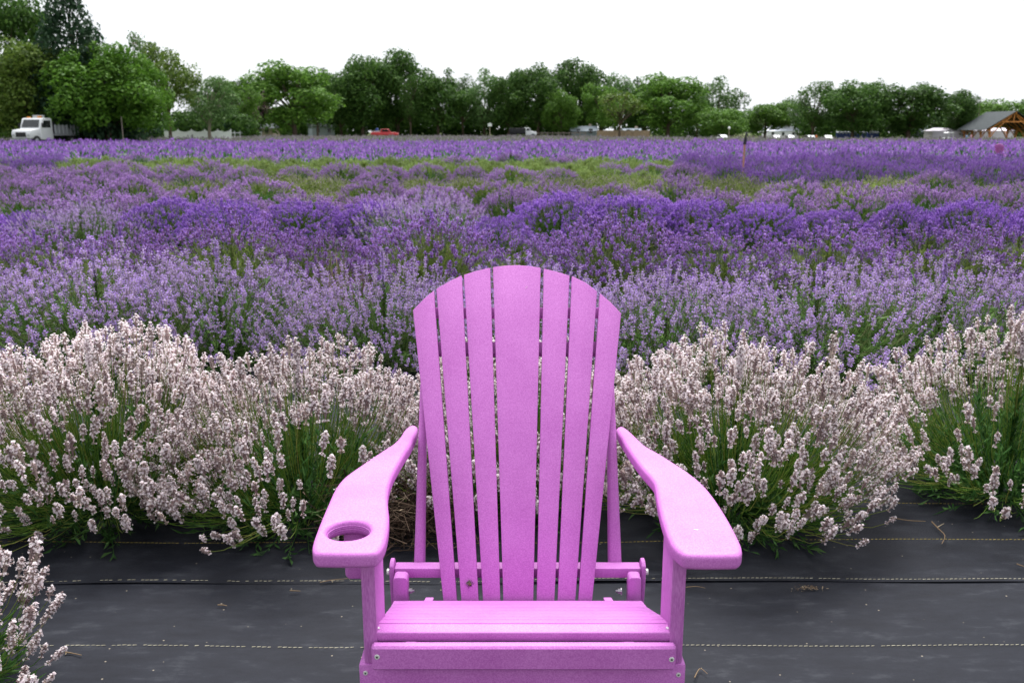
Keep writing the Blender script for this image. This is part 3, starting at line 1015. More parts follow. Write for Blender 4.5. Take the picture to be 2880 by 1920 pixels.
back_rail(720 + 470 / 3.267, 720 + 555 / 3.267, 1178, 1735, 0.022)
back_rail(720 + 785 / 3.267, 720 + 895 / 3.267, 1190, 1724, 0.035)
# arms ------------------------------------------------------------
ARM_Z, ARM_T = 0.585, 0.031


def z8(X, Y):
    return 800 + X / 3.267, 1120 + Y / 3.267


def zr(X, Y):
    return 1400 + X / 3.136, 1120 + Y / 3.136


ARM_L = [(1216, 258), (1190, 244), (1150, 250), (1108, 285), (1070, 345), (1005, 412), (900, 480), (740, 588), (595, 688), (528, 748), (468, 835), (420, 940),
         (370, 1055), (318, 1185), (275, 1310), (270, 1372), (285, 1402), (320, 1416), (560, 1420), (790, 1416), (845, 1402), (885, 1362), (918, 1290), (942, 1170), (948, 1060), (938, 960),
         (937, 880), (952, 790), (987, 690), (1052, 570), (1095, 500), (1150, 420), (1207, 300)]
ARM_R = [(1052, 262), (1075, 246), (1112, 250), (1160, 285), (1230, 350), (1300, 415), (1420, 482), (1560, 570), (1700, 665), (1800, 748), (1880, 840), (1950, 940),
         (2030, 1070), (2110, 1222), (2140, 1300), (2140, 1345), (2118, 1368), (2080, 1376), (1860, 1379), (1690, 1374), (1630, 1356), (1560, 1296), (1518, 1220), (1478, 1110), (1443, 990), (1418, 880),
         (1398, 762), (1368, 702), (1270, 592), (1180, 472), (1110, 362), (1064, 285)]


def arm(pts, conv, hole=None):
    """outline with quarter-round edges top and bottom"""
    P = [at_z(*conv(*p), ARM_Z, 1.0) for p in pts]
    P = spline(P, 3, True)
    n = len(P)
    area = sum(P[i].x * P[(i + 1) % n].y - P[(i + 1) % n].x * P[i].y for i in range(n))
    sg = 1 if area > 0 else -1
    N = []
    for i in range(n):
        t = (P[(i + 1) % n] - P[i - 1]).normalized()
        N.append(Vector((t.y, -t.x, 0)) * sg)              # outward
    rr_ = 0.0095
    st = [(rr_ * (1 - math.cos(q)), rr_ * (1 - math.sin(q))) for q in [math.pi / 2 * k / 5 for k in range(5, -1, -1)]]
    levels = [(rr_ - i, ARM_Z - z) for i, z in st]           # outward offset from the drawn top edge, height
    levels = [(rr_ * math.sin(math.pi / 2 * k / 5) - rr_ * .72, ARM_Z - rr_ * (1 - math.cos(math.pi / 2 * k / 5))) for k in range(6)]
    levels += [(o_, 2 * ARM_Z - ARM_T - z) for o_, z in levels[::-1]]
    bm = bmesh.new()
    rings = [[bm.verts.new((P[i].x + N[i].x * o_, P[i].y + N[i].y * o_, z)) for i in range(n)] for o_, z in levels]
    hr = []
    if hole:
        c, rad = hole
        m = 44
        h0 = rad + rr_ * .5
        hr = [[bm.verts.new((c.x + (h0 - o_) * math.cos(2 * math.pi * i / m), c.y + (h0 - o_) * math.sin(2 * math.pi * i / m), z)) for i in range(m)] for o_, z in levels]
    for RG in (rings, hr):
        for A, B in zip(RG, RG[1:]):
            k = len(A)
            for i in range(k):
                bm.faces.new((A[i], A[(i + 1) % k], B[(i + 1) % k], B[i]))
    for q in (0, -1):
        es = []
        for RG in (rings, hr):
            if RG:
                A = RG[q]
                es += [bm.edges.get((A[i], A[(i + 1) % len(A)])) for i in range(len(A))]
        bmesh.ops.triangle_fill(bm, edges=es, use_beauty=True, normal=(0, 0, 1 if q == 0 else -1))
    bmesh.ops.recalc_face_normals(bm, faces=bm.faces)
    return bm


hc = at_z(*z8(588, 1206), ARM_Z, 1.0)
hole_r = (at_z(*z8(806, 1206), ARM_Z, 1.0).x - at_z(*z8(370, 1206), ARM_Z, 1.0).x) / 2 - 0.006
armL = bm_obj('armrest', arm(ARM_L, z8, (hc, hole_r)), LUM, chair, C0, 0, smooth_deg=40)
armL['label'] = 'armrest with a round cup hole'
armR = bm_obj('armrest', arm(ARM_R, zr), LUM, chair, C0, 0, smooth_deg=40)
# grooves turned inside the cup hole
bm = bmesh.new()
for k in range(3):
    z = ARM_Z - 0.0105 - k * 0.004
    for i in range(44):
        a0, a1 = 2 * math.pi * i / 44, 2 * math.pi * (i + 1) / 44
        rr0, rr1 = hole_r + 0.0020, hole_r + 0.0010
        q = [(rr0, z + .0011), (rr1, z + .0003), (rr1, z - .0003), (rr0, z - .0011)]
        for u in range(3):
            bm.faces.new([bm.verts.new((hc.x + q[e][0] * math.cos(t), hc.y + q[e][0] * math.sin(t), q[e][1])) for e, t in ((u, a0), (u, a1), (u + 1, a1), (u + 1, a0))])
bm_obj('cup_hole_groove', bm, LUM, armL, C0)
armL.children[0].location = (0, 0, 0)

# front legs ------------------------------------------------------
LEG_Y = 1.522


def src_y(u, v, Y):
    return at_y(u, v, Y, 1.0)


xl0, xl1 = src_y(1018.5, 1700, LEG_Y).x, src_y(1053, 1700, LEG_Y).x
xr0, xr1 = src_y(1883, 1700, LEG_Y).x, src_y(1926, 1700, LEG_Y).x
LW = 0.0262
# lower front plates and the stretcher between them
zt_ = src_y(1010, 1868, 1.518).z
px0, px1 = src_y(1010, 1880, 1.518).x, src_y(1928, 1880, 1.518).x
bm = bmesh.new(); add_box(bm, px0, px1, 1.518, LEG_Y + 0.018, zt_ - 0.085, zt_)
bm_obj('leg_stretcher', bm, LUM, chair, C0, 0.0025, 2)
for x0 in (xl0, xr1 - LW):
    bm = bmesh.new(); add_box(bm, x0, x0 + LW, LEG_Y, LEG_Y + 0.105, zt_ + .0008, ARM_Z - ARM_T - 0.0006)
    bm_obj('front_leg', bm, CUT, chair, C0, 0.002, 2)
for x0 in (px0, px1 - .032):
    bm = bmesh.new(); add_box(bm, x0, x0 + .032, LEG_Y + .0195, LEG_Y + .12, .012, zt_ - .002)
    bm_obj('lower_leg', bm, LUM, chair, C0, .002, 2)
# apron board -----------------------------------------------------
AY = 1.4965
ap_t, ap_b = src_y(1050, 1819, AY).z, src_y(1050, 1886, AY).z
ax0, ax1 = src_y(1044, 1850, AY).x, src_y(1902, 1850, AY).x
bm = bmesh.new(); add_box(bm, ax0, ax1, AY, 1.5176, ap_b, ap_t)
bm_obj('apron', bm, LUM, chair, C0, 0.0042, 1)
# seat slats: a profile that dips towards the back ------------------
seat = []
crease = at_y(1204, 1429, 1.548)
lip = at_y(1204, 1453, 1.5215)
seat_prof = [(1.548, crease.z)]
back_pts = [(1.582, 1421), (1.618, 1414.5), (1.66, 1407.5), (1.705, 1400), (1.75, 1392.5), (1.795, 1385), (1.845, 1378)]
for Y, y in back_pts:
    seat_prof.append((Y, at_y(1204, y, Y).z))


def seat_x(Y):
    # the sides curve in towards the back
    ys = [1.515, 1.548, 1.585, 1.66, 1.75, 1.85]
    L_ = [(1046, 1785), (1056, 1748), (1064, 1739), (1083, 1722), (1098, 1704), (1109, 1687)]
    R_ = [(1899, 1785), (1888, 1748), (1879, 1739), (1849, 1723), (1820, 1706), (1804, 1687)]
    xl = np.interp(Y, ys, [src_y(u, v, q).x for (u, v), q in zip(L_, ys)])
    xr = np.interp(Y, ys, [src_y(u, v, q).x for (u, v), q in zip(R_, ys)])
    return float(xl), float(xr)


for i in range(len(seat_prof) - 1):
    (ya, za), (yb, zb) = seat_prof[i], seat_prof[i + 1]
    g = 0.0030
    yb_ = yb - g * 1.2
    zb_ = za + (zb - za) * (yb_ - ya) / (yb - ya)
    (xa0, xa1), (xb0, xb1) = seat_x(ya), seat_x(yb_)
    d = Vector((0, yb_ - ya, zb_ - za)).normalized(); nrm = Vector((0, -d.z, d.y))
    bm = bmesh.new()
    add_slab(bm, [(xa0, ya, za), (xa1, ya, za), (xb1, yb_, zb_), (xb0, yb_, zb_)], -nrm * 0.02)
    bm_obj('seat_slat', bm, LUM, chair, C0, 0.0022, 2)
# front bullnose slat
(xa0, xa1), (xb0, xb1) = seat_x(1.515), seat_x(1.548)
d = Vector((0, lip.y - crease.y, lip.z - crease.z)); nrm = Vector((0, d.z, -d.y)).normalized()
bm = bmesh.new()
yy0 = crease.y - 0.0006
add_slab(bm, [(xa0, lip.y, lip.z), (xa1, lip.y, lip.z), (xb1, yy0, crease.z - .0006), (xb0, yy0, crease.z - .0006)], Vector((0, 0.004, -0.0225)))
bm_obj('seat_slat', bm, LUM, chair, C0, 0.0035, 3)
# side rails under the seat running back to the ground (hind legs)
for x0 in (xl1 + 0.012, xr0 - 0.012 - 0.024):
    prof = [(1.53, ap_t - 0.012), (1.57, crease.z - .034), (1.66, .280), (1.83, .16), (2.02, .12), (2.32, .012), (2.24, .012), (2.0, .08), (1.8, .14), (1.53, ap_b)]
    bm = bmesh.new()
    add_slab(bm, [(x0, y, z) for y, z in prof], (0.024, 0, 0))
    bm_obj('hind_leg', bm, LUM, chair, C0, 0.002, 2)
# pivot rail behind the seat, its end plates, stubs and posts ---------
PV = 1.905
pr_t, pr_b = src_y(1200, 1598, PV).z, src_y(1200, 1625, PV).z
pvx0, pvx1 = src_y(1109, 1610, PV).x, src_y(1803, 1610, PV).x
bm = bmesh.new(); add_box(bm, pvx0, pvx1, PV, PV + 0.034, pr_b, pr_t)
bm_obj('pivot_rail', bm, LUM, chair, C0, 0.003, 2)
for x0, x1 in ((src_y(1094, 1610, PV - .01).x, pvx0 - .0006), (pvx1 + .0006, src_y(1818, 1610, PV - .01).x)):
    bm = bmesh.new()
    zt1 = src_y(1100, 1578, PV).z
    zb1 = pr_b - .004
    add_slab(bm, [(x0, y, z) for y, z in ((PV - .006, zb1), (PV - .004, zt1 - .012), (PV + .010, zt1 - .004), (PV + .028, zt1 - .004), (PV + .040, zt1 - .022), (PV + .045, .12), (PV + .03, .10))], (x1 - x0, 0, 0))
    bm_obj('pivot_plate', bm, LUM, chair, C0, 0.003, 2)
SB = 1.862
for u0, u1 in ((1105, 1146), (1768, 1804)):
    bm = bmesh.new()
    a, b2 = src_y(u0, 1640, SB).x, src_y(u1, 1640, SB).x
    zt1 = src_y(u0, 1624, SB).z
    zb1 = src_y(u0, 1700, SB).z - .05
    c = (b2 - a) * .24
    pts = [(a, SB, zb1), (b2, SB, zb1), (b2, SB, zt1 - c), (b2 - c * .35, SB, zt1 - c * .3), (b2 - c, SB, zt1), (a + c, SB, zt1), (a + c * .35, SB, zt1 - c * .3), (a, SB, zt1 - c)]
    add_slab(bm, pts, (0, .032, 0))
    bm_obj('seat_stub', bm, LUM, chair, C0, 0.002, 2)
# rear posts that hold the back, from pivot rail up to the second back rail
for (ub, ut, vb, vt) in (((1163, 1194), (1181, 1200), 1598, 1075), ((1712, 1750), (1708, 1728), 1598, 1075)):
    yb_, ytp = 1.935, 2.135
    p = [src_y(ub[0], vb, yb_), src_y(ub[1], vb, yb_), src_y(ut[1], vt, ytp), src_y(ut[0], vt, ytp)]
    bm = bmesh.new(); add_slab(bm, p, Vector((0, .03, -.006)))
    bm_obj('back_post', bm, LUM, chair, C0, 0.008, 3)
# arm bracket outside the left leg and the arm cleats at the back
bm = bmesh.new()
bz = src_y(990, 1629, 1.60).z
bxa, bxb = src_y(970, 1600, 1.60).x, xl0 - .0006
c = .007
ztop = ARM_Z - ARM_T - .0006
pts = [(bxa, 1.60, bz + c), (bxa + c, 1.60, bz), (bxb - c, 1.60, bz), (bxb, 1.60, bz + c), (bxb, 1.60, ztop), (bxa, 1.60, ztop)]
add_slab(bm, pts, (0, .06, 0))
bm_obj('arm_bracket', bm, LUM, chair, C0, 0.004, 3)


def screw(u, v, Y, rad, recess=True, n=Vector((0, -1, 0)), mat='screw'):
    p = src_y(u, v, Y)
    bm = bmesh.new()
    add_cyl(bm, p, p + n * 0.0016, rad, rad * .86, 20, 0)
    if recess:
        a = n.orthogonal().normalized() if abs(n.z) > .5 else Vector((1, 0, 0))
        a = Vector((1, 0, 0)); b2 = n.cross(a)
        q = p + n * 0.0019
        f = bm.faces.new([bm.verts.new(q + (a * i + b2 * j) * rad * .36) for i, j in ((-1, -1), (1, -1), (1, 1), (-1, 1))])
        f.material_index = 1
    bm_obj('screw', bm, [M[mat], M['recess']], chair, C0)


screw(1060.5, 1846, AY - .0002, .0052); screw(1889, 1853, AY - .0002, .0052)
screw(1028, 1891, 1.5178, .0048); screw(1908, 1896, 1.5178, .0048)
nb = Vector((0, d.z, -d.y)).normalized() * 1.0
nb = Vector((0, -abs(d.z), abs(d.y))).normalized()
for u in (1064, 1877):
    yy = (crease.y + lip.y) / 2 - .001
    p = at_y(1204, 1442, yy)
    q = src_y(u, 1761, yy)
    bm = bmesh.new(); add_cyl(bm, Vector((q.x, yy, p.z)) - nb * .001, Vector((q.x, yy, p.z)) + nb * .0012, .0034, .003, 14)
    bm_obj('screw', bm, M['steel'], chair, C0)
# bolts
for u, v, sx in ((1156, 1660, 1), (1741, 1661, -1)):
    p = src_y(u, v, 1.89)
    bm = bmesh.new()
    add_cyl(bm, p - Vector((.006 * sx, 0, 0)), p - Vector((.004 * sx, 0, 0)), .0085, n=18)
    add_cyl(bm, p - Vector((.004 * sx, 0, 0)), p + Vector((.003 * sx, 0, 0)), .0062, n=6)
    add_cyl(bm, p + Vector((.003 * sx, 0, 0)), p + Vector((.008 * sx, 0, 0)), .003, n=10)
    bm_obj('bolt', bm, M['steel'], chair, C0)
for u, v in ((1092, 1607), (1819, 1607)):
    p = src_y(u, v, PV + .012)
    bm = bmesh.new(); add_cyl(bm, p - Vector((.003, 0, 0)), p + Vector((.003, 0, 0)), .0075, n=18)
    bm_obj('bolt_cap', bm, M['screw'], chair, C0, .001, 1)

# the far copy of the chair, turned, half sunk in the purple rows
far_chair = copy_tree(chair)
fc = at_y(2300, 352, 42.0)
far_chair.location = (fc.x, 42.0, -0.01)
far_chair.scale = (.8, .8, .8)
far_chair.rotation_euler = (0, 0, math.radians(128))
tag(far_chair, 'magenta garden chair standing far back among the purple rows at right', 'chair')
for o in (far_chair,):
    if 'group' in o: del o['group']

# ------------------------------------------------------------------ bees
M['bee_black'] = plain('bee_black', (0.02, 0.015, 0.015), .7)
M['bee_fuzz'] = plain('bee_fuzz', (0.20, 0.15, 0.055), .95, 0, .1, .3, 300)
M['wing'] = plain('bee_wing', (0.10, 0.085, 0.07), .4)


def bee(loc, zdir, heading, size, label, name='bumblebee'):
    root = empty(name, loc)
    z = Vector(zdir).normalized()
    h = Vector(heading); h = (h - z * h.dot(z)).normalized()
    s_ = z.cross(h)
    root.matrix_world = Matrix([[h.x, s_.x, z.x, loc[0]], [h.y, s_.y, z.y, loc[1]], [h.z, s_.z, z.z, loc[2]], [0, 0, 0, 1]])
    tag(root, label, 'bee')
    L = size
    prof = [(-.52, .02, 0), (-.46, .14, 0), (-.36, .21, 0), (-.22, .25, 0), (-.12, .25, 1), (-.02, .20, 1), (.03, .15, 1), (.09, .21, 1), (.18, .24, 1), (.27, .20, 0), (.33, .12, 0), (.38, .13, 0), (.44, .11, 0), (.48, .02, 0)]
    bm = bmesh.new(); n = 14; rings = []
    for x, r_, mi in prof:
        rings.append(([bm.verts.new((x * L, r_ * L * math.cos(2 * math.pi * i / n), r_ * L * (math.sin(2 * math.pi * i / n) * .92) + .27 * L)) for i in range(n)], mi))
    for (A, ma), (B, mb_) in zip(rings, rings[1:]):
        for i in range(n):
            f = bm.faces.new((A[i], A[(i + 1) % n], B[(i + 1) % n], B[i])); f.material_index = mb_
    bm.faces.new(rings[0][0]); bm.faces.new(rings[-1][0][::-1])
    bm_obj('body', bm, [M['bee_black'], M['bee_fuzz']], root)
    for s2 in (-1, 1):
        for k, (x0, dx) in enumerate(((.16, .30), (.08, .02), (0, -.32))):
            bm = bmesh.new()
            a = Vector((x0, .16 * s2, .16)) * L; b2 = Vector((x0 + dx * .5, .42 * s2, .26)) * L; c = Vector((x0 + dx, .60 * s2, .0)) * L
            add_cyl(bm, a, b2, .045 * L, .035 * L, 6); add_cyl(bm, b2, c, .035 * L, .018 * L, 6)
            bm_obj('leg', bm, M['bee_black'], root)
        bm = bmesh.new()
        out = [(.10, .08), (-.10, .30), (-.42, .38), (-.56, .30), (-.50, .18), (-.2, .06)]
        add_slab(bm, [(x * L, y * s2 * L, .50 * L) for x, y in out], (0, 0, .008 * L))
        bm_obj('wing', bm, M['wing'], root)
    return root


p = at_plane(1321, 1641, BP, BN, 1.0) + BN * .0004
bee(p, BN, Vector((.55, 0, -.75)), .0145, 'bumblebee resting on the second slat of the chair back')
bee(at_y(1287 / 1.0 * 0 + (1700 + 1287 / 3.36) / S, (560 + 772 / 3.36) / S, 4.72), (0, -.4, 1), (1, .2, 0), .017, 'dark bumblebee on a pale lilac spike right of the chair')
bee(at_y((1700 + 966 / 3.36) / S, (560 + 1008 / 3.36) / S, 4.55), (0, -.6, 1), (-.6, .2, .5), .016, 'bumblebee lower down among the pale lilac stalks right of the chair')
bee(at_y(424 / S, 930 / S, 2.93), (0, -.3, 1), (1, .2, 0), .014, 'small brown bee at the top of the tall pink dome', 'honeybee')

# ------------------------------------------------------------------ litter on the fabric
def twig(pts, rad, label, z=.0115, forks=()):
    """a bent stick lying on the fabric; pts in picture columns/rows"""
    P = spline([at_z(x, y, z) + Vector((0, 0, rad + random.Random(i).uniform(0, .002))) for i, (x, y) in enumerate(pts)], 3)
    mb = MB()
    A = np.array([list(q) for q in P])[None]
    k = A.shape[1]
    v, t = tubes(A, np.linspace(rad, rad * .5, k)[None], 5); mb.add(v, t)
    for f in forks:
        B = np.array([list(at_z(x, y, z) + Vector((0, 0, rad))) for x, y in f])[None]
        v, t = tubes(B, np.linspace(rad * .7, rad * .35, B.shape[1])[None], 5); mb.add(v, t)
    o = link_mesh('twig', mb.mesh('twig', [M['straw']]))
    c = Vector(np.mean(np.array([list(q) for q in P]), axis=0))
    o.data.transform(Matrix.Translation(-c)); o.location = c
    tag(o, label, 'twig', 'twigs lying on the black fabric')
    return o


twig([(150, 1500), (165, 1501), (188, 1507)], .0022, 'bent brown twig at the lower left beside the cream thread', forks=[[(153, 1500), (150, 1504)]])
twig([(500, 1391), (512, 1390), (522, 1393)], .0018, 'short whitish twig alone on the left fabric')
twig([(735, 1339), (760, 1333), (800, 1330)], .0016, 'thin straw twig beside the cup-holder arm', forks=[[(762, 1333), (764, 1338)]])
twig([(666, 1358), (690, 1358)], .002, 'stubby straw twig next to a dark tear in the fabric')
twig([(2045, 1190), (2085, 1196), (2125, 1199)], .0022, 'long straight stick between the two right-hand lavender plants', .02)
twig([(2140, 1200), (2155, 1215), (2170, 1232), (2163, 1250)], .0024, 'crooked forked stick crossing the yellow thread', .02, [[(2152, 1212), (2168, 1203)]])
twig([(1595, 1558), (1603, 1541), (1610, 1537), (1625, 1548)], .0015, 'small forked twig by the front leg at the bottom', forks=[[(1603, 1540), (1612, 1534)]])
twig([(2335, 1297), (2352, 1302)], .0022, 'pale stick at the right edge of the fabric', .02)
twig([(1575, 1350), (1600, 1347), (1620, 1352)], .0013, 'curved dry grass stalk behind the right front leg', .02)
# crumbs swept against the seam
rng = np.random.default_rng(9)
c = at_z(1860, 1352, .012)
n = 90
P = np.array(list(c))[None] + rng.normal(0, 1, (n, 3)) * [.022, .006, 0] + np.array([0, 0, 1])[None] * rng.uniform(.001, .006, (n, 1))
tv = np.array([[-.004, -.0008, 0], [.004, -.0006, .0006], [.004, .0008, 0], [-.004, .0006, .0008]]); tt = np.array([[0, 1, 2], [0, 2, 3]])
v, t = stamp(tv, tt, frames(rng.normal(0, .5, (n, 3)) + [0, 0, 1], rng), P, rng.uniform(.5, 1.3, (n, 1)))
o = link_mesh('plant_debris', np_mesh('plant_debris', v, t, None, [M['straw']])); tag(o, 'little heap of dry plant crumbs caught at the fabric seam', 'debris', kind='stuff')
# dead, collapsed plant and straw mulch behind the chair's left arm
rng = np.random.default_rng(31)
dx, dy = at_z(905, 1262, 0.02)[:2]
n = 900
ang = rng.uniform(0, 6.28, n); el = rng.uniform(.03, .75, n)
base = np.stack([dx + .02 + rng.normal(0, .11, n), dy + .16 + rng.normal(0, .09, n), rng.uniform(.01, .16, n)], -1)
d = np.stack([np.cos(ang) * np.cos(el), np.sin(ang) * np.cos(el) * .7, np.sin(el) * .7], -1)
ln = rng.uniform(.05, .17, (n, 1))
mid = base + d * ln * .55 + rng.normal(0, .012, (n, 3)); tip = base + d * ln + rng.normal(0, .02, (n, 3)) - [0, 0, .02]
Pp = np.stack([base, mid, tip], 1); Pp[..., 2] = np.maximum(Pp[..., 2], .012)
mb = MB(); v, t = tubes(Pp, np.array([.0018, .0014, .0007])[None].repeat(n, 0), 3); mb.add(v, t)
v_, t_ = stamp(tv * 4.0, tt, frames(rng.normal(0, 1, (300, 3)), rng), base[rng.integers(0, n, 300)] + rng.normal(0, .03, (300, 3)) * [1, .6, .5] + [0, 0, .01], None)
v_[:, 2] = np.maximum(v_[:, 2], .012); mb.add(v_, t_)
me = mb.mesh('dead_lavender', [M['dead']]); me.transform(Matrix.Translation((-dx, -dy, 0)))
o = link_mesh('dead_lavender', me, None, (dx, dy, 0)); tag(o, 'dead brown lavender plant collapsed behind the cup-holder arm', 'dead plant')
# straw-coloured dead tufts in the dusky purple row
for (px_, py_, Y, lab, sd) in ((1010, 600, 7.5, 'straw-coloured dead tuft above the chair back in the dusky purple row', 41), (785, 650, 5.9, 'small rusty dead tuft behind the pale lilac row', 42)):
    rng = np.random.default_rng(sd)
    X = at_y(px_, py_, Y).x
    P = flower_stems(rng, 230, .30, .48, .1, .15, .3, 4)
    v, t = tubes(P, np.linspace(.0028, .0014, 4)[None].repeat(len(P), 0), 3)
    o = link_mesh('dry_tuft', np_mesh('dry_tuft', v, t, None, [M['straw']]), None, (X, Y, .008)); tag(o, lab, 'dead plant')

# stake in the field
p = at_y(1708, 372, 24.0)
root = empty('wooden_stake', (p.x, 24.0, 0.0)); tag(root, 'thin reddish wooden stake with a black sleeve standing in the purple rows', 'stake')
M['stake'] = plain('stake_wood', (.42, .20, .14), .8)
M['black'] = plain('black_plastic', (.012, .012, .014), .6)
bm = bmesh.new(); add_box(bm, -.022, .022, -.022, .022, 0, 1.12); bm_obj('pole', bm, M['stake'], root, None, .003, 1)
bm = bmesh.new(); add_cyl(bm, (0, 0, .98), (.015, 0, 1.17), .045, .035, 10); add_cyl(bm, (.015, 0, 1.17), (.035, 0, 1.30), .033, .02, 10); bm_obj('sleeve', bm, M['black'], root, None, .004, 1)

# ------------------------------------------------------------------ trees
def green(name, lo, mid, hi):
    return leafy(name, [(0, lo), (.55, mid), (1, hi)], .35, .6, .14)


M['t_dark'] = green('dark_foliage', (0.0264, 0.0648, 0.0132), (0.0552, 0.1248, 0.0216), (0.1008, 0.1896, 0.0384))
M['t_mid'] = green('mid_foliage', (0.0408, 0.1008, 0.012), (0.084, 0.1824, 0.0228), (0.1416, 0.258, 0.0408))
M['t_light'] = green('light_foliage', (0.048, 0.102, 0.0312), (0.09, 0.174, 0.048), (0.144, 0.246, 0.078))
M['t_olive'] = green('olive_foliage', (0.0432, 0.0816, 0.012), (0.0888, 0.15, 0.0216), (0.15, 0.216, 0.0408))
M['t_blue'] = green('conifer_foliage', (.014, .038, .018), (.026, .064, .028), (.044, .092, .042))
M['t_bright'] = green('bright_foliage', (0.0456, 0.12, 0.0108), (0.0864, 0.198, 0.0204), (0.1464, 0.282, 0.0408))
M['t_plum'] = green('plum_foliage', (.03, .012, .018), (.05, .02, .03), (.08, .035, .045))


def leaf_cards(c, nrm, size, rng):
    n = len(c)
    nrm = norm(nrm)
    a = norm(np.cross(nrm, rng.normal(0, 1, (n, 3)))); b = np.cross(nrm, a)
    s1 = size * rng.uniform(.6, 1.35, (n, 1)); s2 = s1 * rng.uniform(.45, .85, (n, 1))
    V = np.stack([c - a * s1, c + b * s2 + nrm * s1 * .25, c + a * s1, c - b * s2 + nrm * s1 * .15], 1).reshape(-1, 3)
    i = np.arange(n)[:, None] * 4
    return V, np.concatenate([i + [0, 1, 2], i + [0, 2, 3]])


def tree_meshes(seed, n, leaf, nl=26, low=.12, shape='round', airy=0.0, lobe=(.24, .40), droop=0.0, twigs=False):
    """unit tree: height 1, crown radius 0.5. returns crown arrays, trunk arrays"""
    rng = np.random.default_rng(seed)
    if shape == 'cone':
        cz = rng.uniform(low, .98, nl * 3); rad = ((1 - cz) / (1 - low)) ** .75 * .46 + .035
        ph = rng.uniform(0, 6.28, nl * 3)
        cen = np.stack([np.cos(ph) * rad * .75, np.sin(ph) * rad * .75, cz], -1); lr = rad * .34 + .035
    else:
        d = norm(rng.normal(0, 1, (nl, 3)))
        d[:, 2] = d[:, 2] * .9 + .12
        rr_ = rng.uniform(.45, .86, (nl, 1))
        half = (1 - low) / 2
        cen = d * rr_ * np.array([.5, .5, half]) * .92 + [0, 0, low + half]
        lr = rng.uniform(*lobe, nl) * .5
        # top lobes shape the outline
        lr = np.minimum(lr, 1.0 - cen[:, 2] + .01) * 1.0
        lr = np.maximum(lr, .07)
    k = rng.choice(len(cen), n, p=(lr ** 2) / (lr ** 2).sum())
    u = norm(rng.normal(0, 1, (n, 3)) + [0, 0, .25])
    wob = 1 + .28 * np.sin(u[:, 0] * 7 + k) * np.sin(u[:, 1] * 6 + 2 * k) * np.sin(u[:, 2] * 6 + k)
    r = lr[k] * (rng.uniform(.55, 1.0, n) ** .5) * wob
    inner = rng.random(n) < .18
    r[inner] *= rng.uniform(.2, .8, inner.sum())
    P = cen[k] + u * r[:, None] * np.array([1.05, 1.05, .85])
    if droop:
        P[:, 2] -= droop * (np.hypot(P[:, 0], P[:, 1]) ** 2)
    if airy:
        g = np.sin(P[:, 0] * 23 + 1) * np.sin(P[:, 1] * 21 + 2) * np.sin(P[:, 2] * 25)
        keep = (g > -.12) | (rng.random(n) > airy)
        P, u, k = P[keep], u[keep], k[keep]
    P[:, 2] = np.where(P[:, 2] < .02, rng.uniform(.02, .3, len(P)), P[:, 2])
    V, T = leaf_cards(P, u * .7 + rng.normal(0, .5, P.shape) + [0, 0, .3], leaf, rng)
    # trunk and limbs
    mb = MB()
    hz = .82 if shape == 'cone' else .55
    z = np.linspace(0, hz, 6)
    path = np.stack([rng.normal(0, .008, 6), rng.normal(0, .008, 6), z], -1)[None]
    path[0, 0, :2] = 0
    v, t = tubes(path, np.linspace(.026, .008, 6)[None], 7); mb.add(v, t)
    m_ = min(len(cen), 16)
    ids = rng.choice(len(cen), m_, replace=False)
    b0 = np.stack([np.zeros(m_), np.zeros(m_), np.clip(cen[ids, 2] * .5, .1, hz)], -1)
    mid = b0 * .5 + cen[ids] * .5 + [0, 0, .02]
    L = np.stack([b0, mid, cen[ids]], 1)
    v, t = tubes(L, np.array([.010, .007, .003])[None].repeat(m_, 0), 5); mb.add(v, t)
    if twigs:
        q = rng.choice(len(P), 160)
        st = cen[k[q]]
        v, t = tubes(np.stack([st, (st + P[q]) / 2 + [0, 0, .01], P[q]], 1), np.array([.003, .002, .001])[None].repeat(160, 0), 3); mb.add(v, t)
    return (V, T), mb.arrays()


PROTO = {}


def proto(key, mat, bark='bark', **kw):
    (V, T), (tv_, tt_, tm_) = tree_meshes(**kw)
    PROTO[key] = (np_mesh('crown', V, T, None, [M[mat]]), np_mesh('trunk', tv_, tt_, None, [M[bark]], True))


# far broadleaves
for i in range(4):
    proto(f'dark{i}', 't_dark', seed=200 + i, n=13000, leaf=.0165, nl=42 + 4 * i, low=-.06, airy=.15, lobe=(.13, .36))
for i in range(3):
    proto(f'mid{i}', 't_mid', seed=220 + i, n=13000, leaf=.0165, nl=44 + 4 * i, low=-.06, airy=.10, lobe=(.13, .36))
for i in range(2):
    proto(f'airy{i}', 't_dark', seed=240 + i, n=8000, leaf=.0150, nl=28, low=.02, airy=.85, lobe=(.2, .34), twigs=True)
for i in range(2):
    proto(f'light{i}', 't_light', seed=250 + i, n=8500, leaf=.0155, nl=30, low=.0, airy=.6, lobe=(.2, .34), twigs=True)
proto('olive_far', 't_olive', seed=260, n=1500, leaf=.024, nl=18, low=.30, airy=.8, lobe=(.2, .32), twigs=True)
